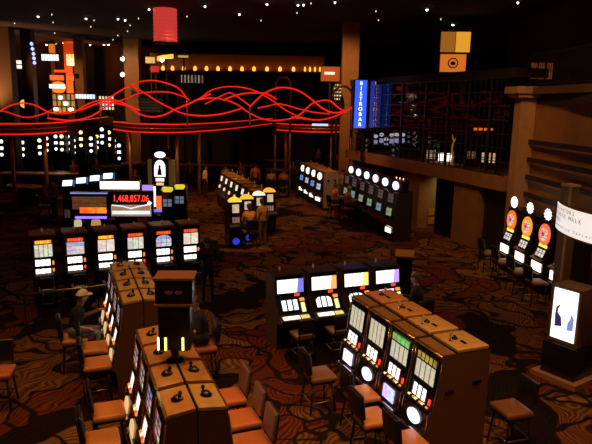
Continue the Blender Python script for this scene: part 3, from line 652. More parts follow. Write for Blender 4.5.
for i, (x, y) in enumerate(((168, 190), (180, 187.3))):
    p = aty(x, y, 19.6+i*.5)
    t_ = thing('slot_machine', 'low slot machine with a glowing yellow-green cap, %s the tower machine' % ('closest to', 'one over from')[i], 'slot machine', (p.x, p.y, 0), .1, 'machines with yellow caps')
    MB().prism([(.4, 0), (-.3, 0), (-.3, .7), (-.4, .78), (-.25, .9), (-.2, p.z), (.4, p.z+.08)], -.22, .22).build('cabinet', BLACK, t_)
    MB().rbox((0, -.1, p.z+.02), (.34, .22, .17), .05).build('cap', glow('cap_olive', (.75, .62, .03), 1.0), t_)
    panel('reel_window', (-.24, p.z-.52), (-.21, p.z-.26), -.15, .15, screen('dim_blue', (.3,.4,.6), (.2,.2,.3), 2, 2, .1, .45), t_)

# ---- domed row with players (centre, behind)
colH = [(1, .62, .05), (1, .48, .04), (1, .80, .62), (1, .42, .05)]
wordH = ['golden', 'amber', 'pale pink', 'deep orange']
for i, (x, y) in enumerate(((234, 198), (246, 195.2), (258, 191.8), (268.5, 188.6))):
    p = atz(x, y, 1.72)
    t_ = thing('slot_machine', 'slot machine with a glowing %s dome top in the middle of the floor' % wordH[i], 'slot machine', (p.x, p.y, 0), RU, 'machines with dome tops')
    MB().prism([(.4, 0), (-.25, 0), (-.28, .6), (-.4, .68), (-.4, .74), (-.25, .84), (-.2, 1.6), (.4, 1.62)], -.24, .24).build('cabinet', BLACK, t_)
    MB().extr([(-.23, 0), (.23, 0), (.23, .05), (.16, .12), (.06, .16), (-.06, .16), (-.16, .12), (-.23, .05)], lambda a, b, e: (a, -.2+e, 1.6+b), .2).build('dome', glow('dome%d' % i, colH[i], 1.1), t_)
    panel('pay_glass', (-.225, 1.22), (-.205, 1.52), -.12, .12, screen('pay_h%d' % (i % 2), (1,.8,.5), (.9,.6,.4), 1, 1, .0, .8, specks=.5), t_)
    panel('reel_window', (-.25, .86), (-.235, 1.08), -.14, .14, screen('reel_h', (.7,.4,.25), (.3,.2,.6), 3, 1, .1, .5, specks=.5), t_)
    if i < 2: panel('belly_glass', (-.27, .08), (-.28, .32), (-.13, -.1)[i], (.13, .1)[i], glow('belly_deepblue', (.03, .06, 1), .7), t_, poly_oval())
    else: panel('belly_glass', (-.27, .1), (-.28, .5), -.2, .2, BLACK, t_)
# console bank running away behind the domes
E0 = atz(260, 190, 1.6); E1 = atz(226, 171, 1.6); ew = min(.42, (E1-E0).length/6*.485)
for i in range(6):
    c = E0.lerp(E1, (i+.3)/6); c.z = 0
    for s in (0, 1):
        t_ = thing('slot_machine', 'small console machine behind the dome tops, %s pair back, %s side' % (ordn[i], ('bright screen', 'far')[s]), 'slot machine', c + N*(.01, -.01)[s], (RN, RP)[s], 'console bank behind the dome tops')
        MB().prism([(0,0),(-.5,0),(-.55,.5),(-.65,.6),(-.5,.8),(-.33,1.5),(0,1.56)], -ew, ew, 0, 1).build('cabinet', [BLACK, WOOD], t_)
        MB().box((0, -.16, 1.56), (ew*1.9, .32, .04)).build('top_plate', PLATE, t_)
        candle(t_, 0, -.15, 1.57, h=.3)
        panel('pay_glass', (-.385, 1.2), (-.335, 1.44), -.15, .13, glow('lit_ivory', (1, .82, .58), 1.0), t_)
        panel('reel_window', (-.5, .85), (-.44, 1.02), -.16, .12, glow('lit_ivory2', (1, .65, .35), .9), t_, poly_oval(10))

# ---- oval-top bank with grey end (G)
g0 = atz(320, 173, 1.75); g1 = atz(301, 164.5, 1.75); gw = (g1-g0).length/3.4*.485
for i in range(4):
    c = g0.lerp(g1, (i+.1)/3.4) - N*.3; c.z = 0
    t_ = thing('slot_machine', 'slot machine with oval cream top light, %s from the grey end panel' % ordn[i], 'slot machine', c, RN, 'machines with oval cream tops')
    MB().prism([(.5,0),(-.3,0),(-.35,.5),(-.45,.6),(-.35,.75),(-.25,1.8),(.5,1.8)], -gw, gw).build('cabinet', BLACK, t_)
    MB().box((0, .13, 1.83), (2*gw, .72, .05)).build('top_plate', PLATE, t_)
    candle(t_, 0, .2, 1.84, h=.25)
    panel('top_light', (-.28, 1.4), (-.25, 1.76), -.27, .27, glow('oval_cream', (1, .85, .65), 1.5), t_, poly_oval())
    panel('pay_glass', (-.33, .92), (-.28, 1.22), -.25, .25, screen('pay_g%d' % (i % 2), ((.7,.75,.9), (.2,.35,1))[i % 2], (.3,.4,.8), 2, 2, .05, .8, specks=.4), t_)
    panel('belly_glass', (-.35, .35), (-.36, .65), -.28, .28, glow('oval_cream2', (1, .9, .75), 1.6), t_)
c = g0 + U*.62 - N*.5; c.z = 0
gp = thing('end_panel', 'grey brown end panel closing the bank of oval-topped machines', 'panel', c, RN)
MB().box((0, -.17, .9), (.12, .76, 1.8)).build('board', mat('grey_laminate', (.34, .26, .22), .5), gp)
MB().box((.0, -.17, .05), (.16, .8, .1)).build('plinth', BLACK, gp)
for k in range(2): MB().cyl((.05, -.35+k*.36, 1.45), (.09, -.35+k*.36, 1.45), .05).build('cap', BLACK, gp)

# ---- round-topper row under the mezzanine (F)
f0 = atz(347.5, 169.5, 2.1); f1 = atz(391.5, 185.5, 2.1)
colF = [((.75,.88,1), 'pale blue'), ((.85,.75,1), 'lilac'), ((.75,.92,1), 'ice blue'), ((.95,.7,1), 'pink-violet'), ((.75,.9,1), 'cool blue'), ((.9,.72,1), 'magenta-white')]
for i in range(6):
    c = f0.lerp(f1, i/5) - N*.3; c.z = 0
    t_ = thing('slot_machine', 'slot machine under the mezzanine with round %s topper, %s from the grey end panel' % (colF[i][1], ordn[i]), 'slot machine', c, RN, 'round-topped machines under the mezzanine')
    MB().prism([(.4,0),(-.3,0),(-.35,.5),(-.5,.62),(-.5,.68),(-.38,.78),(-.26,1.85),(.4,1.9)], -.42, .42, 0, 1).build('cabinet', [BLACK, DARK], t_)
    MB().box((0, .05, 2.08), (.84, .3, .42)).build('topper_box', BLACK, t_)
    panel('topper', (-.11, 1.93), (-.10, 2.25), -.22, .22, glow('topper%d' % i, colF[i][0], 1.9), t_, poly_oval())
    panel('pay_glass', (-.30, 1.45), (-.265, 1.8), -.2, .2, screen('pay_f%d' % (i % 2), (.3,.22,.2), (.35,.12,.2), 2, 3, .08, .35, specks=.5), t_)
    panel('reel_window', (-.36, .95), (-.32, 1.25), -.2, .2, screen('reel_f%d' % (i % 3), ((.35,.5,.3), (.3,.45,.6), (.5,.55,.3))[i % 3], (.3,.5,.4), 2, 2, .06, .7, specks=.5), t_)
    panel('belly_glass', (-.35, .3), (-.35, .48), -.2, .2, glow('belly_ivory', (1, .9, .7), 1.8) if i in (5,) else BLACK, t_)
    if i == 5:
        for k in range(3): candle(t_, -.25+.25*k, .05, 2.29, glow('candle_bright', (1, .6, .3), 2), .14)

# ---- wheel machines against the tan wall (E)
topE = [((.95,.9,.85), poly_oval(), 'oval white'), ((1,.9,.82), poly_star(10, .7), 'white starburst'), ((.85,.75,1), poly_star(10, .7), 'violet starburst'), ((1,.85,.7), poly_star(10, .7), 'half-hidden')]
Epos = []
WHL = [glow('wheel_orange', (1, .16, .01), 1.2), glow('wheel_gold', (1, .33, .02), 1.1), glow('wheel_red', (1, .14, .05), 1.2), glow('wheel_orange', (1, .16, .01), 1.2)]
for i, (x, y) in enumerate(((515, 199.5), (531, 206.5), (547.5, 212), (563, 218.5))):
    p = Vector((6.96+.085*i, 18.35 - 1.06*i, 0)); rE = face(-.99, -.12); Epos.append(p)
    t_ = thing('slot_machine', 'tall wheel slot machine by the tan wall with %s topper' % topE[i][2], 'slot machine', p, rE, 'wheel machines by the tan wall')
    MB().prism([(.3,0),(-.35,0),(-.38,.5),(-.42,.60),(-.42,.88),(-.50,.92),(-.50,.95),(-.38,1.0),(-.28,1.24),(-.25,2.0),(.3,2.0)], -.32, .32, 0, 1).build('cabinet', [BLACK, DARK], t_)
    panel('topper', (-.22, 2.03), (-.22, 2.37), -.2, .2, glow('topE%d' % i, topE[i][0], 2.4), t_, topE[i][1])
    MB().box((0, -.16, 2.1), (.06, .06, .25)).build('topper_stem', BLACK, t_)
    q = panel('wheel', (-.275, 1.34), (-.25, 1.94), -.29, .29, WHL[i], t_, poly_oval(20))
    panel('wheel_face', (-.275, 1.46), (-.25, 1.82), -.18, .18, screen('wheel_face', (1,.75,.5), (.9,.4,.5), 4, 4, .03, 1.2, specks=.6, sc_=6), q, poly_oval(20), lift=.026)
    panel('wheel_hub', (-.275, 1.58), (-.25, 1.70), -.06, .06, glow('hub_red', (.7, .05, .08), .8), q, poly_oval(10), lift=.05)
    panel('wheel_foot', (-.28, 1.28), (-.27, 1.36), -.2, .2, YELLOW, t_)
    panel('reel_window', (-.37, 1.02), (-.29, 1.22), -.22, .22, screen('reel_e', (.95,.9,.8), (.9,.6,.5), 3, 2, .08, 1.1, specks=.6), t_, bezel=BLACK)
    panel('belly_glass', (-.42, .62), (-.42, .86), -.25, .25, glow('belly_hot', (1, .88, .66), 2.2), t_)
    MB().rbox((0, -.46, .55), (.5, .10, .05), .02).build('tray', DARK, t_)

# ---- far slot machines under the ring
far = [(3,142),(24,143),(30,146),(41,141),(57,137),(63,137),(69,137),(75,141),(82,133),(92,139),(103,130),(110,133),(35,147),(120,146),(16,139),(48,139),(87,143),(98,137),(115,141),(50,147)]
for i, (x, y) in enumerate(far):
    D = 41 + (i*37 % 5)*.8 + (4.6 if i > 13 else 0); p = aty(x, y, D)
    t_ = thing('slot_machine', 'far slot machine with small lights under the neon canopy, %s from left' % ordn[sorted(range(len(far)), key=lambda k: far[k][0]).index(i)], 'slot machine', (p.x, p.y, 0), 0, 'far slot machines')
    zt = max(p.z, 1.9)
    MB().prism([(.4,0),(-.3,0),(-.35,.5),(-.45,.65),(-.3,.85),(-.22,zt+.2),(.4,zt+.2)], -.22, .22).build('cabinet', BLACK, t_)
    m_ = (glow('far_w', (1,.85,.7), 2.0), glow('far_c', (.75,.8,1), 1.8), glow('far_y', (1,.7,.35), 2.0))[i % 3]
    panel('topper', (-.25, zt-.08), (-.23, zt+.18), -.13, .13, m_, t_, poly_oval(10))
    panel('pay_glass', (-.27, zt-.5), (-.25, zt-.3), -.12, .12, (m_, glow('far_w', (1,.85,.7), 2.0))[i % 2], t_)
    panel('reel_window', (-.29, zt-.95), (-.27, zt-.72), -.11, .11, m_, t_, poly_oval(10))
# slot bank seen beyond the blue sign, on the floor by the mezzanine corner
for i, (x, y) in enumerate(((375,138),(381,136.5),(385.5,141),(391,137),(396,136.5),(402,136.5))):
    D = 34.5 + i*.2; p = aty(x, y, D)
    t_ = thing('slot_machine', 'far lilac-screened slot machine inside the mezzanine glass, %s past the blue sign' % ordn[i], 'slot machine', (p.x, p.y, 2.62), 0, 'slot machines seen through the mezzanine glass')
    z = p.z-2.62
    MB().prism([(.4,0),(-.3,0),(-.2,z+.25),(.4,z+.25)], -.16, .16).build('cabinet', BLACK, t_)
    panel('topper', (-.22, z), (-.21, z+.22), -.14, .14, glow('lilac', (.7,.65,1), 1.0), t_, poly_oval(8))
    panel('reel_window', (-.25, z-.35), (-.24, z-.1), -.12, .12, glow('lilac2', (.5,.5,1), .7), t_)

# ================================================================== NEON BAR
def band(name, label, pts, z0, z1, depth, posts):
    t_ = thing(name, label, 'canopy', (0, 0, 0), 0, 'curved canopies of the neon bar')
    P = [atz(x, y, z0) for x, y in pts]
    # smooth
    Q = []
    for i in range(len(P)-1):
        p0 = P[max(i-1, 0)]; p1 = P[i]; p2 = P[i+1]; p3 = P[min(i+2, len(P)-1)]
        for k in range(6):
            u = k/6
            Q.append(.5*((2*p1) + (-p0+p2)*u + (2*p0-5*p1+4*p2-p3)*u*u + (-p0+3*p1-3*p2+p3)*u**3))
    Q.append(P[-1])
    vs = []; fs = []
    for q in Q:
        b = q + Vector((0, depth, 0)); vs += [(q.x, q.y, z0), (q.x, q.y, z1), (b.x, b.y, z1), (b.x, b.y, z0)]
    n = len(Q)
    for i in range(n-1):
        for k in range(4): fs.append((4*i+k, 4*i+(k+1) % 4, 4*i+4+(k+1) % 4, 4*i+4+k))
    fs += [(0, 1, 2, 3), (4*n-1, 4*n-2, 4*n-3, 4*n-4)]
    MB().add(vs, fs).build('fascia', CANOPY, t_)
    MB().tube([(q.x, q.y-.05, z0+.02) for q in Q], .036, 6).build('neon_tube', NEON, t_)
    MB().tube([(q.x, q.y-.05, z1) for q in Q], .034, 6).build('neon_tube', NEON, t_)
    MB().tube([(q.x, q.y-.03, (z0+z1)/2) for q in Q], .03, 6).build('ridge', STEEL, t_)
    for px in posts:
        q = min(Q, key=lambda v: abs(296 + F*v.x/(v.y*1.0) - px)); y = q.y + .5
        k = ray(px, 150); x = k[0]/k[1]*y
        MB().cyl((x, y, 0), (x, y, z0), .09, n=10).build('post', STEEL, t_)
    return t_
band('bar_canopy', 'red-edged curved canopy of the neon bar with a long flat end by the dark columns', [(-25,135),(5,134.8),(30,134.5),(60,132.5),(85,128.5),(108,123.6)], 3.5, 3.97, 1.4, (12, 45))
band('bar_canopy', 'red-edged curved canopy in the middle of the neon bar', [(114,129.5),(130,131.8),(150,132.8),(180,132.8),(215,130.5),(245,127.3),(272,123.8)], 3.5, 3.93, 1.4, (130, 177, 199))
bc = band('bar_canopy', 'red-edged curved canopy next to the blue vertical sign', [(276,130),(300,131.8),(330,132.4),(357,131.8)], 3.5, 3.9, 1.4, (286, 353))
a = aty(312, 126.2, 34.3); b_ = aty(328, 126.2, 34.3)
MB().box(((a.x+b_.x)/2, 34.3, 3.95), (b_.x-a.x, .1, .12)).build('lit_plaque', glow('plq', (.65,.7,1), 1.0), bc)
TUB = [
 [(-8,116),(0,111),(11,105.3),(24,103),(37,106),(48,112),(61,113.7),(74,112),(84,106),(97,100.7),(110,99.7)],
 [(0,111),(7.4,112),(17,115.5),(28,117.4),(41,114.6),(52,110)],
 [(48,118),(54,119),(71,120.5),(85.5,118.3),(97,113),(104,108),(112,103)],
 [(108,99),(112,96),(124,88.6),(139,82),(154,80.6),(169,84),(180,89.5),(187,99)],
 [(110,102),(120.5,100.7),(137,94),(152,92),(169,92.3),(182,96),(189,100)],
 [(100,100.7),(117,100.7),(128,106),(139,113.7),(152,117),(165,114.6),(174,110),(189,103.5),(210,94)],
 [(130,84),(133.5,86),(144.6,93),(159.5,102.5),(172.5,109),(183.6,113.7),(196.6,115.5),(210,115.5),(226,113),(243,108)],
 [(186,106),(200,98),(211,90.4),(224,87),(239,87),(254,90.4),(265,96),(274,101.6),(285.5,110),(298.5,116.5),(310,119)],
 [(250,107),(254,102.5),(265,93),(278,88),(289,88),(300,91.4),(311,99),(322,108),(333.5,112.7),(344.6,111),(352,107)],
 [(196,100),(211,98),(224,99.7),(237,104.4),(248,112),(261,118.3),(274,120.5),(289,119),(300,114.6),(311,104.4),(320.4,100.7),(330,101),(339,108),(346,112)],
 [(205,104),(217,98),(228,93),(233,94),(243,100.7),(250,106)],
 [(224,100),(228,98),(241,94),(256,92.7),(267,94),(276,99)],
 [(292,117),(300,118.3),(318.6,120),(331.6,117.4),(343,112.7),(352,107)],
 [(258,108),(268,106),(280,104),(296,108),(312,112),(330,114)],
 [(60,113),(80,110),(100,103),(120,104),(140,110)],
]
ns = thing('neon_sculpture', 'tangle of looping red neon tubes floating over the bar canopies', 'neon sculpture', (0, 0, 0))
for i, pts in enumerate(TUB):
    P = []; n = len(pts)
    for k, (x, y) in enumerate(pts): P.append(aty(x, y, 30 + 1.1*math.sin(i*1.9 + k*.9)))
    Q = []
    for k in range(n-1):
        p0 = P[max(k-1, 0)]; p1 = P[k]; p2 = P[k+1]; p3 = P[min(k+2, n-1)]
        for j in range(5):
            u = j/5; Q.append(.5*((2*p1) + (-p0+p2)*u + (2*p0-5*p1+4*p2-p3)*u*u + (-p0+3*p1-3*p2+p3)*u**3))
    Q.append(P[-1])
    MB().tube(Q, (.036, .03, .04)[i % 3], 7).build('neon_tube', NEON, ns)
for x, y in ((100, 101), (187, 101), (250, 106), (352, 107), (48, 113)):
    p = aty(x, y, 30.2); MB().cyl((p.x, p.y, 3.9), (p.x, p.y, p.z), .04, n=8).build('strut', STEEL, ns)
for lab, x0, x1, y0, D in (('beside the middle of the neon loops', 276, 291, 77, 33), ('under the highest neon loop', 167, 177, 72, 34), ('in front of the lit brown column', 333, 353, 86, 31.5)):
    a = aty(x0, y0, D); b_ = aty(x1, y0, D); r = (b_.x-a.x)/2; cx = (a.x+b_.x)/2
    o = MB().tube([(cx-r, D, 3.4), (cx-r, D, a.z-r)] + [(cx+r*math.cos(PI-q*PI/10), D, a.z-r+r*math.sin(q*PI/10)) for q in range(1, 10)] + [(cx+r, D, a.z-r), (cx+r, D, 3.4)], .06, 8)
    o.tube([(cx-r, D, 0), (cx-r, D, 3.45)], .06, 8).tube([(cx+r, D, 0), (cx+r, D, 3.45)], .06, 8)
    tag(o.build('steel_hoop', mat('hoop_bronze', (.25, .12, .05), .4, .4)), 'thin bronze hoop arch ' + lab, 'arch', 'bronze hoops of the bar')
# bar counters below the ring
for lab, x0, x1, y, D in (('below the left-hand canopy', 5, 90, 168, 33), ('below the middle canopy', 125, 255, 159.5, 39.6), ('below the canopy by the blue sign', 268, 300, 159.5, 37.5)):
    a = aty(x0, y, D); b_ = aty(x1, y, D)
    t_ = thing('bar_counter', 'long dark bar counter with a lit bronze top ' + lab, 'bar counter', ((a.x+b_.x)/2, D, 0), 0, 'bar counters')
    MB().box((0, 0, .5), (b_.x-a.x, .7, 1.0)).build('front', DARK, t_)
    MB().box((0, -.05, 1.04), (b_.x-a.x+.2, .9, .07)).build('counter_top', PLATE, t_)

# ================================================================== SIGNS
# blue vertical two-face sign at the mezzanine corner
D = 29.0
a = aty(355.5, 80, D); b_ = aty(367.5, 80, D); c = aty(379, 80, D); zt, zb = a.z, aty(361, 128, D).z
bs = thing('vertical_sign', 'tall two-faced blue vertical sign at the mezzanine corner', 'sign', ((a.x+b_.x)/2, D, 0))
w = b_.x-a.x; h = zt-zb; zc = (zt+zb)/2
MB().box((0, .05, zc), (w, .12, h)).build('lit_panel', glow('sign_blue', (.04, .12, .95), 1.1), bs)
MB().box((w*.5+.10, .16, zc), (.05, .3, h*1.02)).box((-w*.5-.04, .1, zc), (.08, .2, h*1.02)).build('frame', BLACK, bs)
ds = MB().box((w*.5+.45, .22, zc), (.5, .12, h*.98)).build('dim_panel', glow('sign_blue_dim', (.04, .06, .5), .5), bs)
MB().box((.2, .3, zb/2), (.16, .16, zb)).build('post', BLACK, bs)
WORD = 'BISTROBAR'; bw = MB(); bg = MB()
for k, ch in enumerate(WORD):
    z = zt - h*(k+.62)/(len(WORD)+.3)
    if k == 0: text(ch, h/len(WORD)*1.0, bs, (0, -.02, z), glow('letter_yellow', (1, .9, .4), 1.8), name='initial_letter')
    else: glyphs(bw, ch, h/len(WORD)*1.0, tmat((0, -.02, z)))
    glyphs(bg, ch, h/len(WORD)*1.0, tmat((w*.5+.45, .15, z)))
bw.build('lettering', glow('letter_white', (.95, .95, 1), 2.2), bs); bg.build('lettering', glow('letter_gold', (1, .5, .15), .8), bs)

# curved direction sign on a tall post + poster kiosk (right edge)
pole = thing('sign_post', 'tall square brown post with gold edge carrying the curved white sign', 'sign post', (5.24, 11.40, 0), .35)
PZ = aty(572, 185, 11.35).z - .03
MB().box((0, 0, PZ/2), (.22, .22, PZ)).build('shaft', mat('post_brown', (.34, .15, .05), .5), pole)
MB().box((-.11, -.11, PZ/2), (.035, .035, PZ)).build('edge_strip', mat('edge_gold', (.65, .4, .15), .4, .2), pole)
MB().box((0, 0, PZ+.02), (.25, .25, .04)).build('cap', mat('edge_gold2', (.8, .55, .25), .4, .1), pole)
SW = mat('sign_face', (.9, .86, .82), .5, emis=(1, .92, .86), es=.85)
cx, cy, R_ = 6.87, 10.15, 2.2
vs = []; fs = []; n = 24; a0, a1 = math.radians(159), math.radians(226)
for k in range(n+1):
    q = a0+(a1-a0)*k/n
    for r, z in ((R_, 2.9), (R_, 3.36), (R_-.06, 3.36), (R_-.06, 2.9)): vs.append((cx+r*math.cos(q), cy+r*math.sin(q), z))
for k in range(n):
    for j in range(4): fs.append((4*k+j, 4*k+(j+1) % 4, 4*k+4+(j+1) % 4, 4*k+4+j))
fs += [(0,1,2,3), (4*n+3, 4*n+2, 4*n+1, 4*n)]
ds = thing('direction_sign', 'curved white direction sign with faint grey lines of writing', 'sign', (0, 0, 0))
MB().add(vs, fs).build('curved_face', SW, ds)
for z in (2.89, 3.37):
    MB().tube([(cx+(R_-.03)*math.cos(a0+(a1-a0)*k/n), cy+(R_-.03)*math.sin(a0+(a1-a0)*k/n), z) for k in range(n+1)], .025, 6).build('rim', GOLD, ds)
GREY = mat('lettering_grey', (.30, .22, .22), .6, emis=(1, .85, .8), es=.10)
for k, s_ in enumerate(('ELEVATORS', 'STUDIO WALK', 'POOL', 'Convention Center')):
    zq = 3.29 - .10*k; adv = math.radians(163)
    gb = MB()
    for chh in s_:
        wch = .12 if k < 3 else .095
        q = adv; adv += wch*.86/R_
        if chh == ' ': continue
        glyphs(gb, chh, .105 if k < 3 else .08, tmat((cx+(R_+.003)*math.cos(q), cy+(R_+.003)*math.sin(q), zq), q+PI/2), .002)
    gb.build('lettering', GREY, ds)
ks = thing('poster_kiosk', 'lit white poster kiosk with dark figures on a black base', 'kiosk', (4.99, 10.72, 0), 0)
pa, pb = Vector((4.86, 10.78, 0)), Vector((5.14, 10.38, 0)); dv = pb-pa; kr = math.atan2(dv.y, dv.x); ks.location = ((pa+pb)/2 + Vector((.22, .16, 0))); ks.rotation_euler = (0, 0, kr)
kw = dv.length
MB().rbox((0, -.02, 1.27), (kw+.10, .5, 1.12), .02).build('casing', mat('kiosk_brown', (.24, .14, .08), .5), ks)
sc1 = MB().box((0, -.275, 1.29), (kw-.02, .02, .96)).build('lit_screen', glow('poster_white', (.9, .93, 1), 1.7), ks)
FG = glow('poster_navy', (.05, .04, .14), .6)
MB().extr([(-.16, -.25), (-.02, -.22), (-.05, -.05), (-.12, .02), (-.12, .10), (-.08, .17), (-.10, .18), (-.16, .12), (-.17, .0)], lambda a, b, e: (a, -.29-e, 1.29+b), .005).build('figure', FG, sc1)
MB().extr([(.08, -.27), (.2, -.25), (.2, -.02), (.15, .06), (.13, -.05), (.09, -.12)], lambda a, b, e: (a, -.29-e, 1.29+b), .005).build('figure', glow('poster_blue', (.3, .4, .75), .7), sc1)
MB().rbox((0, .02, .40), (kw+.2, .7, .64), .02).build('base', BLACK, ks)
MB().box((.0, .02, .05), (kw+.42, .95, .10)).build('plinth', mat('plinth_tan', (.42, .22, .09), .5), ks)

# far shop signs (back left)
def flat_sign(name, label, x0, y0, x1, y1, D, m_, shape=RECT, extra=None, foot=0.0):
    a = aty(x0, y1, D); b = aty(x1, y0, D)
    t_ = thing(name, label, 'sign', (a.x, D, 0), 0)
    w = b.x-a.x; h = b.z-a.z; z0 = a.z
    MB().extr(shape, lambda s, t, e: (w*s, e, z0+h*t), .15).build('lit_face', m_, t_)
    MB().extr(shape, lambda s, t, e: (w*(.5+(s-.5)*1.06), .15+e, z0+h*(.5+(t-.5)*1.08)), .12).build('backing', BAR, t_)
    MB().box((w/2, .3, (foot+z0+h/2)/2), (.12, .12, z0+h/2-foot)).build('support', BAR, t_)
    if extra: extra(t_, w, h, z0)
    return t_
HEX = [(.0, .5), (.2, 0.08), (.5, 0), (.8, .08), (1, .5), (.8, .92), (.5, 1), (.2, .92)]
flat_sign('marquee', 'bluish white lit marquee high on the far left', 41.5, 54.5, 58.5, 60.5, 47, screen('marq_bw', (.9,.95,1), (.6,.7,1), 6, 1, .03, 2.0, specks=.3))
flat_sign('fiery_sign', 'blazing orange-white sign below the washed orange column', 66.5, 54, 77, 66, 46.5, screen('marq_fire', (1,.75,.35), (1,.35,.05), 4, 3, .03, 2.6, specks=.5))
flat_sign('orange_sign', 'orange glowing sign panel between the far columns', 49, 44, 54, 53, 47.5, glow('dull_orange', (.9,.25,.02), .6))
flat_sign('neon_bar_sign', 'thin red-orange neon bar above the long one', 54, 70, 72, 72.2, 44.2, glow('neon_ro', (1,.08,.02), .9))
flat_sign('neon_bar_sign', 'long red-orange neon bar above the hexagonal sign', 50, 75.5, 73, 80, 45.5, glow('neon_ro2', (1,.10,.02), 1.5))
flat_sign('hexagon_sign', 'orange hexagonal sign crossed by a white band', 51, 81.5, 65.5, 93, 44, glow('hex_o', (1,.2,.02), 1.2), HEX,
          lambda t_, w, h, z0: MB().box((w*.45, -.05, z0+h*.58), (w*1.0, .1, h*.32)).build('white_band', glow('hex_w', (1,.95,.85), 2.5), t_))
flat_sign('storefront_sign', 'warm golden shop front dotted with white bulbs', 53, 94, 75, 113, 43.5, screen('shop', (.9,.42,.08), (.5,.15,.03), 5, 3, .06, .9, specks=.5),
          RECT, lambda t_, w, h, z0: [MB().rbox((w*(.15+.22*k), -.05, z0+h*(.2+.6*((k*2) % 3)/2)), (.28, .1, .2), .05).build('bulb_panel', LAMPW, t_) for k in range(4)])
flat_sign('shop_sign', 'blue-white shop sign above the crossing neon tubes', 75.5, 94.5, 95, 98.5, 43, screen('shopblue', (.8,.88,1), (.4,.55,1), 7, 1, .03, 2.0, specks=.3))
flat_sign('shop_sign', 'pinkish white lit panel below the blue-white shop sign', 99, 96, 114, 110, 43.5, screen('shoppink', (1,.75,.6), (.9,.35,.15), 5, 4, .08, 1.5, specks=.6))
flat_sign('menu_board', 'pale striped board inside the ring of neon loops', 139, 98, 162, 112, 38, screen('menu', (.45,.35,.12), (.2,.12,.04), 1, 5, .2, .5, specks=.4))
flat_sign('stacked_sign', 'orange over white stacked sign between the dark columns', 16, 60, 26, 69, 46, screen('stack', (1,.9,.75), (1,.35,.05), 1, 2, .12, 1.5, specks=.2))
flat_sign('round_sign', 'yellowish globe sign just above the first neon loop', 20, 99.5, 28.5, 108, 43, glow('globe_y', (.9,.5,.12), .8), poly_oval(12))
flat_sign('panel_sign', 'small pale yellow panel beside the fiery orange strip', 145.5, 57, 154.5, 63, 45.3, glow('pale_y', (.75,.5,.15), .8))
flat_sign('flame_sign', 'glowing orange streak sign under the red drum', 157, 54, 173, 61, 45, screen('streak', (1,.5,.05), (1,.25,.02), 3, 2, 0, 1.8, specks=.3), [(0,0),(.3,0),(.35,.3),(1,.4),(1,1),(.3,.8),(0,.6)])
flat_sign('panel_sign', 'narrow dim yellow strip past the flame sign', 178, 55.5, 188, 57.3, 45.3, glow('strip_dim_y', (.7,.42,.1), .7))
flat_sign('red_sign', 'small dim red sign beside the brown column', 151, 66, 158.5, 72, 44.5, glow('red_dim', (.7,.03,.03), .7))
flat_sign('word_sign', 'pale lettered sign under the amber fascia lamps', 180, 75, 204, 83, 44.5, screen('word', (.5,.4,.3), (.12,.06,.03), 7, 1, .1, .7, specks=.3))
flat_sign('red_marquee', 'red-orange marquee with a white streak beside the lit brown column', 321, 67, 340, 81, 37, glow('marq_red', (.55,.09,.015), .6), RECT,
          lambda t_, w, h, z0: MB().box((w*.45, -.03, z0+h*.55), (w*.55, .06, .15)).build('white_streak', glow('streak_w', (1,.75,.55), 1.2), t_))
flat_sign('bulb_sign', 'clustered yellow-white bulb sign in the bronze hoop', 333, 83, 342, 101, 34, screen('bulbs', (1,.75,.3), (.9,.3,.05), 3, 5, .15, 1.8, specks=.5), poly_oval(14))
for i, (x, y) in enumerate(((31.5, 44), (32.5, 49), (33.5, 54), (34, 58.5), (34.5, 63))):
    p = aty(x, y, 41.5); l = thing('bulb', '%s bulb of the string hung on the dark far column, counted from the top' % ordn[i], 'bulb', p, 0, 'bulbs on the dark column')
    MB().lathe([(0.005, -.12), (.1, -.05), (.12, .02), (.05, .12), (0.005, .14)], n=10).build('globe', glow('bulb_b%d' % (i % 2), ((.35,.45,1), (1,.7,.5))[1 if i > 2 else 0], 1.6), l)
    MB().cyl((0, 0, .12), (0, .6, .16), .02, n=6).build('bracket', BAR, l)

# ================================================================== STOOLS
def make_stool(label, loc, rz, leather, backm, group, sc=1.0):
    t_ = thing('casino_chair', label, 'chair', loc, rz, group); t_.scale = (sc,)*3
    s_ = MB().rbox((0, -.01, .60), (.48, .46, .10), .04).build('seat', leather, t_)
    MB().box((0, 0, .535), (.42, .42, .03)).build('seat_frame', CHAIRBLK, t_)
    b = MB(); b.rbox((0, .235, .88), (.40, .06, .38), .03, 0, 0, -.12)
    b.build('backrest', backm, t_)
    bk = MB().rbox((0, .275, .88), (.38, .03, .36), .015, 0, 0, -.12).build('back_shell', CHAIRBLK, t_)
    for sx in (-1, 1): MB().tube([(sx*.17, .20, .56), (sx*.17, .25, .72)], .018, 6).build('back_strut', CHAIRBLK, t_)
    for sx in (-1, 1):
        for sy in (-1, 1): MB().tube([(sx*.17, sy*.17, .53), (sx*.22, sy*.22, 0)], [.02, .016], 8).build('leg', CHAIRBLK, t_)
    MB().tube([(-.2, -.2, .2), (.2, -.2, .2), (.2, .2, .2), (-.2, .2, .2)], .012, 6, closed=True).build('footrest', mat('brass_dull', (.5, .32, .14), .3, .8), t_)
    return t_
proto = None
def chair(px, py, rz, label, group, leather=LEATHER, backm=CHAIRBLK, z=.62, pos=None):
    p = atz(px, py, z) if pos is None else Vector(pos); p.z = 0
    if group == K1: p += N*.10
    elif group == K2: p -= N*.10
    elif group == K3: p += N*.06
    return make_stool(label, p, rz, leather, backm, group)
K1 = 'stools along the left bank'; K2 = 'stools on the aisle side of the bronze-topped bank'; K3 = 'stools along the near right bank'
chair(100, 346, RP, 'orange leather stool next to the capped man', K1)
chair(102.5, 362, RP, 'orange leather stool second from the capped man', K1)
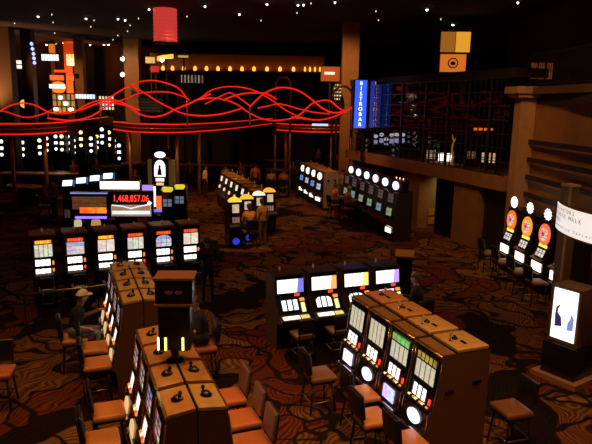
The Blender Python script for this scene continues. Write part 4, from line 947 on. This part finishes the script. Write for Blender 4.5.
chair(115, 409, RP, 'orange leather stool facing the near lit console screens, behind another stool', K1)
chair(109, 438, RP, 'orange leather stool lowest in the picture on the far left side of the consoles', K1)
chair(223, 397, RN, 'red leather stool with tan back on the aisle, closest to the dark sign box', K2, LEATHER2, LEATHER3)
chair(236, 419, RN, 'red leather stool with tan back in the middle of the aisle side', K2, LEATHER2, LEATHER3)
chair(246, 443, RN, 'tan-backed stool cut by the lower picture edge on the aisle side', K2, LEATHER2, LEATHER3)
for (x, y), lab in zip(((322, 373), (364, 393), (375, 416), (411, 440)), ('tan stool drawn out from the farthest sloping machine', 'tan stool tucked at the round cream glass machine', 'tan stool before the blue and pink glass machine', 'tan stool at the lower picture edge before the nearest sloping machine')):
    chair(x, y, RP, lab, K3, LEATHER3 if x == 322 else LEATHER)
chair(512, 408, face(-.95, -.3), 'brown leather chair with black shiny-rimmed back alone beside the brown side panel', 'loose chairs', LEATHER3)
chair(-2, 371, face(.2, -1), 'red-seated black chair cut by the left picture edge', 'loose chairs', LEATHER2)
for i in range(6):
    p = Apos[i] + fA*.74; make_stool('dark stool in front of the back row machine with ' + ('yellow header and green glass', 'red header and blue-banded glass', 'yellow header and pink glass', 'pale green glass', 'blue arched glass', 'two-column cream glass')[i], p, face(-fA.x, -fA.y), LEATHER3, mat('back_dark_brown', (.07, .028, .012), .5), 'dark stools at the back row', .78)
for i in range(3):
    p = Dpos[i] + fD*1.0; make_stool('dark stool at the low machine with ' + ('blue-framed reels', 'orange-tipped sign', 'yellow-tipped sign')[i], p, face(-fD.x, -fD.y), LEATHER3, CHAIRBLK, 'dark stools at the low machines', .86)
for i in range(4):
    p = Epos[i] + Vector((-.99, -.12, 0))*.95; make_stool('dark stool before the wheel machine with %s topper' % topE[i][2], p, face(.99, .12), mat('seat_taupe', (.25, .15, .08), .5), CHAIRBLK, 'stools at the wheel machines')
# dark gold-topped stand between the right bank and the doors
c = atz(399, 293, 0); a = aty(399, 255, c.y)
st = thing('podium', 'black podium with an orange-brown lit top behind the near right bank', 'podium', (c.x+.1, c.y, 0), -.2)
MB().box((0, .1, a.z/2), (.42, .42, a.z)).build('body', BLACK, st)
MB().box((0, .08, a.z+.02), (.5, .55, .04), 0, 0, .12).build('top', PLATE, st)

# ================================================================== PEOPLE
SKIN = mat('skin', (.55, .28, .15), .5, var=.1); HAIRD = mat('hair_dark', (.02, .012, .008), .6)
def shell(caps, voxel):
    """tapered limbs -> one continuous body surface; caps: (p0, p1, r0, r1, material index)"""
    mb = MB()
    for p0, p1, r0, r1, mi in caps:
        p0, p1 = Vector(p0), Vector(p1); d = p1-p0
        if d.length < 1e-5: d = Vector((0, 0, 1e-3))
        t = d.normalized(); pts, rs = [], []
        for k in range(5):
            q = PI/2*(1-k/4); pts.append(p0 - t*r0*math.sin(q)); rs.append(max(r0*math.cos(q), .0008))
        for k in range(5):
            q = PI/2*k/4; pts.append(p1 + t*r1*math.sin(q)); rs.append(max(r1*math.cos(q), .0008))
        mb.tube(pts, rs, 12)
    o = mb.build('tmp', [SKIN, DARK, BLACK, WOOD])
    md = o.modifiers.new('r', 'REMESH'); md.mode = 'VOXEL'; md.voxel_size = voxel
    s = o.modifiers.new('s', 'SMOOTH'); s.iterations = 4; s.factor = .5
    dg = bpy.context.evaluated_depsgraph_get(); me = bpy.data.meshes.new_from_object(o.evaluated_get(dg))
    bpy.data.objects.remove(o)
    segs = [(Vector(a), Vector(b), (ra+rb)/2, mi) for a, b, ra, rb, mi in caps]
    for p in me.polygons:
        best = 1e9; bi = 0
        for a, b, r, mi in segs:
            ab = b-a; l2 = ab.length_squared
            u = 0 if l2 < 1e-9 else max(0, min(1, (p.center-a).dot(ab)/l2))
            dd = (p.center-(a+ab*u)).length - r
            if dd < best: best = dd; bi = mi
        p.material_index = bi; p.use_smooth = True
    return me
def hand(w, e, sgn, curl=.6):
    """palm, four fingers and thumb continuing the forearm from elbow e to wrist w"""
    w, e = Vector(w), Vector(e); f = (w-e).normalized(); up = Vector((0, 0, 1)); s = f.cross(up)
    if s.length < .2: s = Vector((1, 0, 0))
    s.normalize(); up = s.cross(f).normalized(); c = []
    palm = w + f*.05; c.append((w, w + f*.075 + s*.0, .026, .030, 0)); c.append((w + f*.02 + s*.02, w + f*.08 + s*.026, .018, .018, 0)); c.append((w + f*.02 - s*.02, w + f*.08 - s*.026, .018, .018, 0))
    for k, L in enumerate((.068, .078, .072, .055)):
        b = w + f*.085 + s*(.033-.022*k)*sgn; m_ = b + (f*math.cos(curl*.5) - up*math.sin(curl*.5))*L*.55; t_ = m_ + (f*math.cos(curl*1.3) - up*math.sin(curl*1.3))*L*.5
        c += [(b, m_, .0095, .009, 0), (m_, t_, .009, .008, 0)]
    b = w + f*.03 + s*.035*sgn; m_ = b + (f*.6 + s*sgn*.7).normalized()*.04; c += [(b, m_, .013, .011, 0), (m_, m_ + f*.032 - up*.01, .011, .009, 0)]
    return c
def figure_caps(sit, lean=0.0, arms='fwd', detail=False, bare_arms=False):
    # materials: 0 skin 1 shirt 2 trousers 3 shoes ; faces -Y
    hz = .775 if sit else .92
    L = lambda y, z: (y - math.sin(lean)*(z-hz)*1.0, z)
    def P(x, y, z): yy, z2 = L(y, z); return (x, yy, z2)
    o = hz-.92 if sit else 0
    c = [(P(-.07, 0, hz+.02), P(.07, 0, hz+.02), .125, .125, 2), (P(0, 0, hz+.10), P(0, .01, hz+.28), .135, .14, 1), (P(-.06, .01, hz+.36), P(.06, .01, hz+.36), .13, .13, 1),
         (P(-.15, .01, hz+.48), P(.15, .01, hz+.48), .07, .07, 1), (P(0, .01, hz+.50), P(0, -.01, hz+.58), .055, .052, 0),
         (P(0, -.015, hz+.66), P(0, -.005, hz+.74), .078, .092, 0), (P(0, -.04, hz+.625), P(0, -.05, hz+.64), .045, .045, 0),
         (P(0, -.10, hz+.68), P(0, -.115, hz+.66), .012, .014, 0)]
    for s in (-1, 1):
        c.append((P(s*.088, 0, hz+.675), P(s*.09, .005, hz+.70), .016, .018, 0))
        sh = P(s*.19, .01, hz+.46)
        if arms == 'fwd': el = P(s*.24, -.10, hz+.20); wr = P(s*.15, -.34, hz+.22)
        elif arms == 'down': el = P(s*.25, .02, hz+.18); wr = P(s*.25, -.06, hz-.06)
        elif arms == 'lap': el = P(s*.25, -.03, hz+.19); wr = P(s*.10, -.24, hz+.13)
        elif arms == 'mixed':
            el = P(s*.24, -.10, hz+.20) if s > 0 else P(s*.26, .02, hz+.18); wr = P(s*.12, -.36, hz+.34) if s > 0 else P(s*.2, -.22, hz+.1)
        c += [(sh, el, .058, .045, 1), (el, wr, .042, .029, 0 if bare_arms else 1)]
        if detail: c += hand(wr, el, -s)
        else:
            w = Vector(wr); d = (w-Vector(el)).normalized(); c += [(w, w+d*.09, .03, .026, 0)]
        if sit: kn = (s*.12, -.44, .735); an = (s*.12, -.38, .31); hp_ = (s*.09, -.02, hz)
        else: kn = (s*.11, -.01, .50); an = (s*.12, .02, .10); hp_ = (s*.09, 0, .88)
        c += [(hp_, kn, .095, .065, 2), (kn, an, .062, .042, 2), ((an[0], an[1]-.0, an[2]-.05), (an[0], an[1]-.15, an[2]-.065), .042, .036, 3)]
    return c
CACHE = {}
def person(label, loc, rz, sit=True, lean=.1, arms='fwd', shirt=(.05,.03,.02), pants=(.03,.03,.04), hair=(.03,.015,.01), skin=None, detail=False, scale=1.0, bare=False, z=0.0, group=None, longhair=False, cap=None):
    key = (sit, round(lean, 2), arms, detail, bare)
    if key not in CACHE: CACHE[key] = shell(figure_caps(sit, lean, arms, detail, bare), .0085 if detail else .024)
    me = CACHE[key].copy()
    for mi_, m_ in enumerate((skin or SKIN, mat('shirt_%.2f_%.2f_%.2f' % shirt, shirt, .8), mat('pants_%.2f_%.2f_%.2f' % pants, pants, .8), mat('shoe_black', (.015, .012, .01), .5))): me.materials[mi_] = m_
    o = bpy.data.objects.new('person', me); COL.objects.link(o); o.location = (loc[0], loc[1], z); o.rotation_euler = (0, 0, rz); o.scale = (scale,)*3
    tag(o, label, 'person', group)
    hz = .775 if sit else .92; y = -math.sin(lean)*.72; zh = hz+.72
    hm = mat('hair_%.2f_%.2f_%.2f' % hair, hair, .6)
    h = MB(); n = 14; prof = []
    vs = []; fs = []; rings = 7
    for i in range(rings+1):
        q = PI*.5*i/rings
        for k in range(n):
            a = 2*PI*k/n; r = .106*math.cos(q); dz = .112*math.sin(q)
            drop = (.10 if longhair else .05)*max(0, math.sin(a))*(1-i/rings)
            vs.append((r*math.cos(a), y+.012+r*1.08*math.sin(a), zh+.0+dz-drop))
    for i in range(rings):
        for k in range(n): fs.append((i*n+k, i*n+(k+1) % n, (i+1)*n+(k+1) % n, (i+1)*n+k))
    h.add(vs, fs, 0, True).build('hair', hm, o)
    if detail:
        for s in (-1, 1): MB().lathe([(.001, -.012), (.010, -.006), (.012, 0), (.010, .006), (.001, .012)], (s*.034, y-.088, zh-.01), 8).build('eye', HAIRD, o)
        MB().tube([(-.022, y-.098, zh-.082), (0, y-.104, zh-.084), (.022, y-.098, zh-.082)], .006, 6).build('mouth', mat('lip', (.35, .11, .08), .5), o)
    if cap:
        cm = mat('cap_cream', cap, .7)
        q = MB(); vs2 = [(v[0]*1.05, (v[1]-y)*1.05+y, zh+.015+(v[2]-zh)*1.05 if v[2] > zh else zh+.015) for v in vs]; q.add(vs2, fs, 0, True)
        br = q.build('cap', cm, o)
        B_ = MB().extr([(-.085, -.04), (.085, -.04), (.085, -.10), (.065, -.155), (.0, -.18), (-.065, -.155), (-.085, -.10)], lambda a, b, e: (a, y+b, zh+.02+e+.06*b), .012).build('visor', cm, br)
    return o
p = atz(92, 325, 1.0)
cm = Vector((-4.14, 10.68, 0))
make_stool('orange stool under the man in the white cap', cm, RP, LEATHER, CHAIRBLK, K1)
person('man in white cap, dark jacket and blue jeans seated at the console bank', cm, RP, True, .28, 'mixed', (.012,.010,.012), (.16,.19,.24), detail=True, cap=(.95,.80,.52), bare=True, scale=.96)
rp = atz(203, 322, 1.2); q = Cf[0] - N*1.08 + U*.1
make_stool('dark stool under the dark-haired player behind the sign box', (q.x, q.y, 0), RN, LEATHER2, CHAIRBLK, K2)
person('dark-haired seated player with bare arms partly behind the dark sign box', q, RN, True, .2, 'fwd', (.02,.014,.012), (.02,.02,.02), detail=True, bare=True)
q = Dpos[3] + fD*.98 + Vector((.32, .0, 0))
make_stool('dark stool under the player at the pink wedge screen', (q.x, q.y, 0), face(-.5, .86), LEATHER3, CHAIRBLK, 'dark stools at the low machines')
person('seated player in black at the pink wedge screen, head in profile', q, face(-.9, .43), True, .12, 'fwd', (.010,.008,.008), (.015,.012,.012), hair=(.10,.05,.03), detail=True)
q = atz(208, 300, 0)
person('person in black standing at the cream-glass end machine of the back row', q, face(-.3, .95), False, .08, 'fwd', (.012,.009,.008), (.012,.010,.010), scale=.95)
# players at the dome tops
q = atz(249.5, 248, 0); make_stool('stool under the orange-shirted player at the dome tops', (q.x, q.y, 0), face(-U.x, -U.y), LEATHER3, CHAIRBLK, 'stools at the dome tops')
person('seated player in bright orange shirt facing the dome-topped machines', q, face(-U.x, -U.y), True, .05, 'fwd', (.90,.36,.10), (.03,.02,.02))
q = atz(262.5, 246, 0); person('person in tan jacket standing behind the dome-top players', q, face(-.7, .7), False, .05, 'down', (.50,.27,.11), (.16,.08,.04))
# players at the mezzanine row
q = atz(341.5, 203, 0); person('standing person in grey shirt at the end of the mezzanine row', q, face(.3, -.95), False, .03, 'down', (.34,.26,.18), (.14,.08,.05), scale=1.02)
for px, py, lab, col in ((333, 218, 'seated player in orange shirt beside the grey end panel', (.55,.16,.04)), (346, 222, 'seated player in orange-tan shirt at the round-topped machines', (.55,.24,.05))):
    q = atz(px, py, 0); make_stool('stool under the ' + lab, (q.x, q.y, 0), RP, LEATHER3, CHAIRBLK, 'stools at the mezzanine row')
    person(lab, q, RP, True, .15, 'fwd', col, (.04,.02,.02), hair=(.4,.3,.2) if px > 340 else (.03,.015,.01))
# table games and their players under the ring
def game_table(px, py, label, rz):
    p = atz(px, py, .9); p.z = 0
    t_ = thing('gaming_table', label, 'table', p, rz, 'gaming tables')
    arc = [(-1.0, .35)] + [(1.0*math.cos(PI+PI*k/12), .3+1.0*math.sin(PI+PI*k/12)) for k in range(13)] + [(1.0, .35)]
    MB().extr(arc, lambda a, b, e: (a, b, .84+e), .06).build('felt_top', mat('felt_brown', (.20, .09, .03), .9), t_)
    MB().tube([(a, b, .89) for a, b in arc], .06, 8, closed=True).build('armrest', LEATHER3, t_)
    MB().box((0, .1, .42), (1.0, .5, .84)).build('pedestal', DARK, t_)
    MB().box((0, .15, .915), (.5, .15, .04)).build('chip_tray', GOLD, t_)
    return p
TBL = [(216, 162, 'semicircular gaming table beside the person in white shirt', 0), (278, 160, 'semicircular gaming table near the canopy post', .3), (60, 172, 'semicircular gaming table under the long left canopy', -.2), (108, 166, 'semicircular gaming table behind the blue-white screens', .1), (25, 186, 'semicircular gaming table in the dark left aisle', -.3)]
for x, y, lab, r in TBL: game_table(x, y, lab, r)
PPL = [(205, 197, False, (.85,.66,.42), 'standing person in white shirt left of the console bank behind the dome tops', face(.8, .4), 0), (226, 192, True, (.35,.24,.12), 'seated person in olive shirt behind the gaming table', face(-.2, -1), 0), (241, 190, False, (.20,.08,.04), 'standing person in brown behind the gaming table', face(-.3, -1), 0),
 (255, 194, False, (.50,.10,.03), 'person in red top behind the small console bank', face(0, 1), 0), (271, 198, True, (.42,.20,.06), 'person in tan top seated right of the small console bank', face(0, 1), 0), (283, 198, True, (.55,.11,.03), 'person in red shirt right of the one in tan', face(0, 1), 0),
 (136, 200, True, (.06,.03,.02), 'dark-clothed person with lit face left of the tower machine', face(.4, -1), 0), (45, 220, True, (.30,.12,.05), 'seated person in reddish top in the dark left aisle', face(.8, .3), 0), (55, 217, False, (.20,.12,.06), 'standing person in tan beside the one in reddish top', face(-.8, .3), 0),
 (75, 190, False, (.25,.06,.03), 'person in dark red behind the blue-white screens', face(0, -1), 0), (98, 188, False, (.10,.05,.03), 'person in dark brown under the canopy gap', face(0, -1), 0), (293, 190, False, (.14,.06,.03), 'person in brown by the thin canopy post', face(0, -1), 0),
 (318, 170, False, (.22,.08,.04), 'person in rust top beneath the white plaque', face(0, -1), 0), (338, 172, True, (.60,.10,.03), 'person in red shirt beyond the standing grey-shirted one', face(.2, -1), 0), (190, 186, True, (.14,.07,.04), 'seated person between the canopy posts', face(0, -1), 0), (150, 186, False, (.05,.03,.02), 'dark-clothed person behind the tower machine', face(0, -1), 0)]
for x, y, sit, col, lab, rz, _ in PPL:
    q = atz(x, y, 0)
    if sit: make_stool('stool under the ' + lab, (q.x, q.y, 0), rz, LEATHER3, CHAIRBLK, 'stools at the gaming tables')
    person(lab, q, rz, sit, .08, 'fwd' if sit else 'down', col, (.03,.02,.02), group='people among the gaming tables')

# ================================================================== LIGHT
w = bpy.data.worlds.new('world'); sc.world = w; w.use_nodes = True
w.node_tree.nodes['Background'].inputs[0].default_value = (.9, .45, .18, 1); w.node_tree.nodes['Background'].inputs[1].default_value = .020
def spot(x, y, z, e, col=(1, .48, .155), size=95, blend=.8, tx=None, ty=None, tz=0.0, r=.15):
    l = bpy.data.lights.new('spot', 'SPOT'); l.energy = e; l.color = col; l.spot_size = math.radians(size); l.spot_blend = blend; l.shadow_soft_size = r
    o = bpy.data.objects.new('downlight_or_fill_spot', l); COL.objects.link(o); o.location = (x, y, z)  # ceiling downlights, plus fill spots added to brighten single areas
    d = Vector((tx if tx is not None else x, ty if ty is not None else y, tz)) - Vector((x, y, z)); o.rotation_euler = d.to_track_quat('-Z', 'Y').to_euler(); return o
for x, y, e in ((-4.8, 8.0, 900), (-1.6, 5.0, 900), (-2.2, 9.5, 420), (1.4, 7.4, 900), (3.4, 6.0, 900), (5.6, 10.5, 480), (-1.0, 13.0, 260), (2.4, 15.0, 260), (-6.5, 11.5, 260), (0.5, 20, 380), (-2.2, 26.5, 420), (4.0, 19.5, 420), (-7, 21, 160), (-6, 30, 420), (0, 31, 420), (-12, 30, 380), (2.5, 26, 420)):
    spot(x, y, 9.45, e*.74, size=80)
spot(2.6, 2.2, 8.6, 430, tx=2.6, ty=8.2, tz=.9, size=40)  # fill added near the camera to brighten the brown side panel
spot(5.0, 13.5, 9.3, 450, tx=8.0, ty=17, tz=3.6, size=75)
spot(-2.4, 16, 9.4, 1500, tx=-1.8, ty=22, tz=.9, size=28)  # fill added for the backs of the dome-top players
spot(1.0, 23, 9.4, 1300, tx=2.2, ty=29.5, tz=1, size=36)  # fill added for the players by the mezzanine row
spot(-3.5, 24.5, 9.4, 1100, tx=-3.6, ty=30.5, tz=1, size=45)  # fill added to lift the people at the gaming tables
spot(3.6, 15, 9.2, 430, tx=6.2, ty=21.5, tz=2.2, size=60)
spot(1.2, 29.5, 9.4, 1100, tx=2.6, ty=35.3, tz=5.5, size=60)  # fill added to brighten the column behind the blue sign
spot(-13.0, 40, 9.4, 1000, tx=-12.4, ty=46.3, tz=5.5, size=60)  # fill added on the column behind the highest neon loop
spot(-17.5, 39, 9.4, 700, tx=-16.6, ty=45.3, tz=5, size=50)  # fill added on the slim brown column
spot(-18.3, 46, 5.0, 1500, col=(1, .20, .04), tx=-18.5, ty=49.3, tz=8, size=90)  # orange uplight added for the wash on the far column
spot(-9.5, 24.5, 9.3, 900, tx=-9, ty=29.5, tz=2.5, size=60)  # fill added for the canopy posts
spot(-21, 38, 4.0, 2400, col=(1, .42, .12), tx=-20.5, ty=42, tz=9.6, size=110)  # unseen uplight added to brighten the dark ceiling
bl = BA + BD*((t_open[1]+t_open[2])/2+.2) + BNn*1.4
spot(bl.x, bl.y, 2.2, 45, col=(1, .7, .28), tx=bl.x-.4, ty=bl.y+1.0, tz=.7, size=140)  # spot added inside to light the doorway
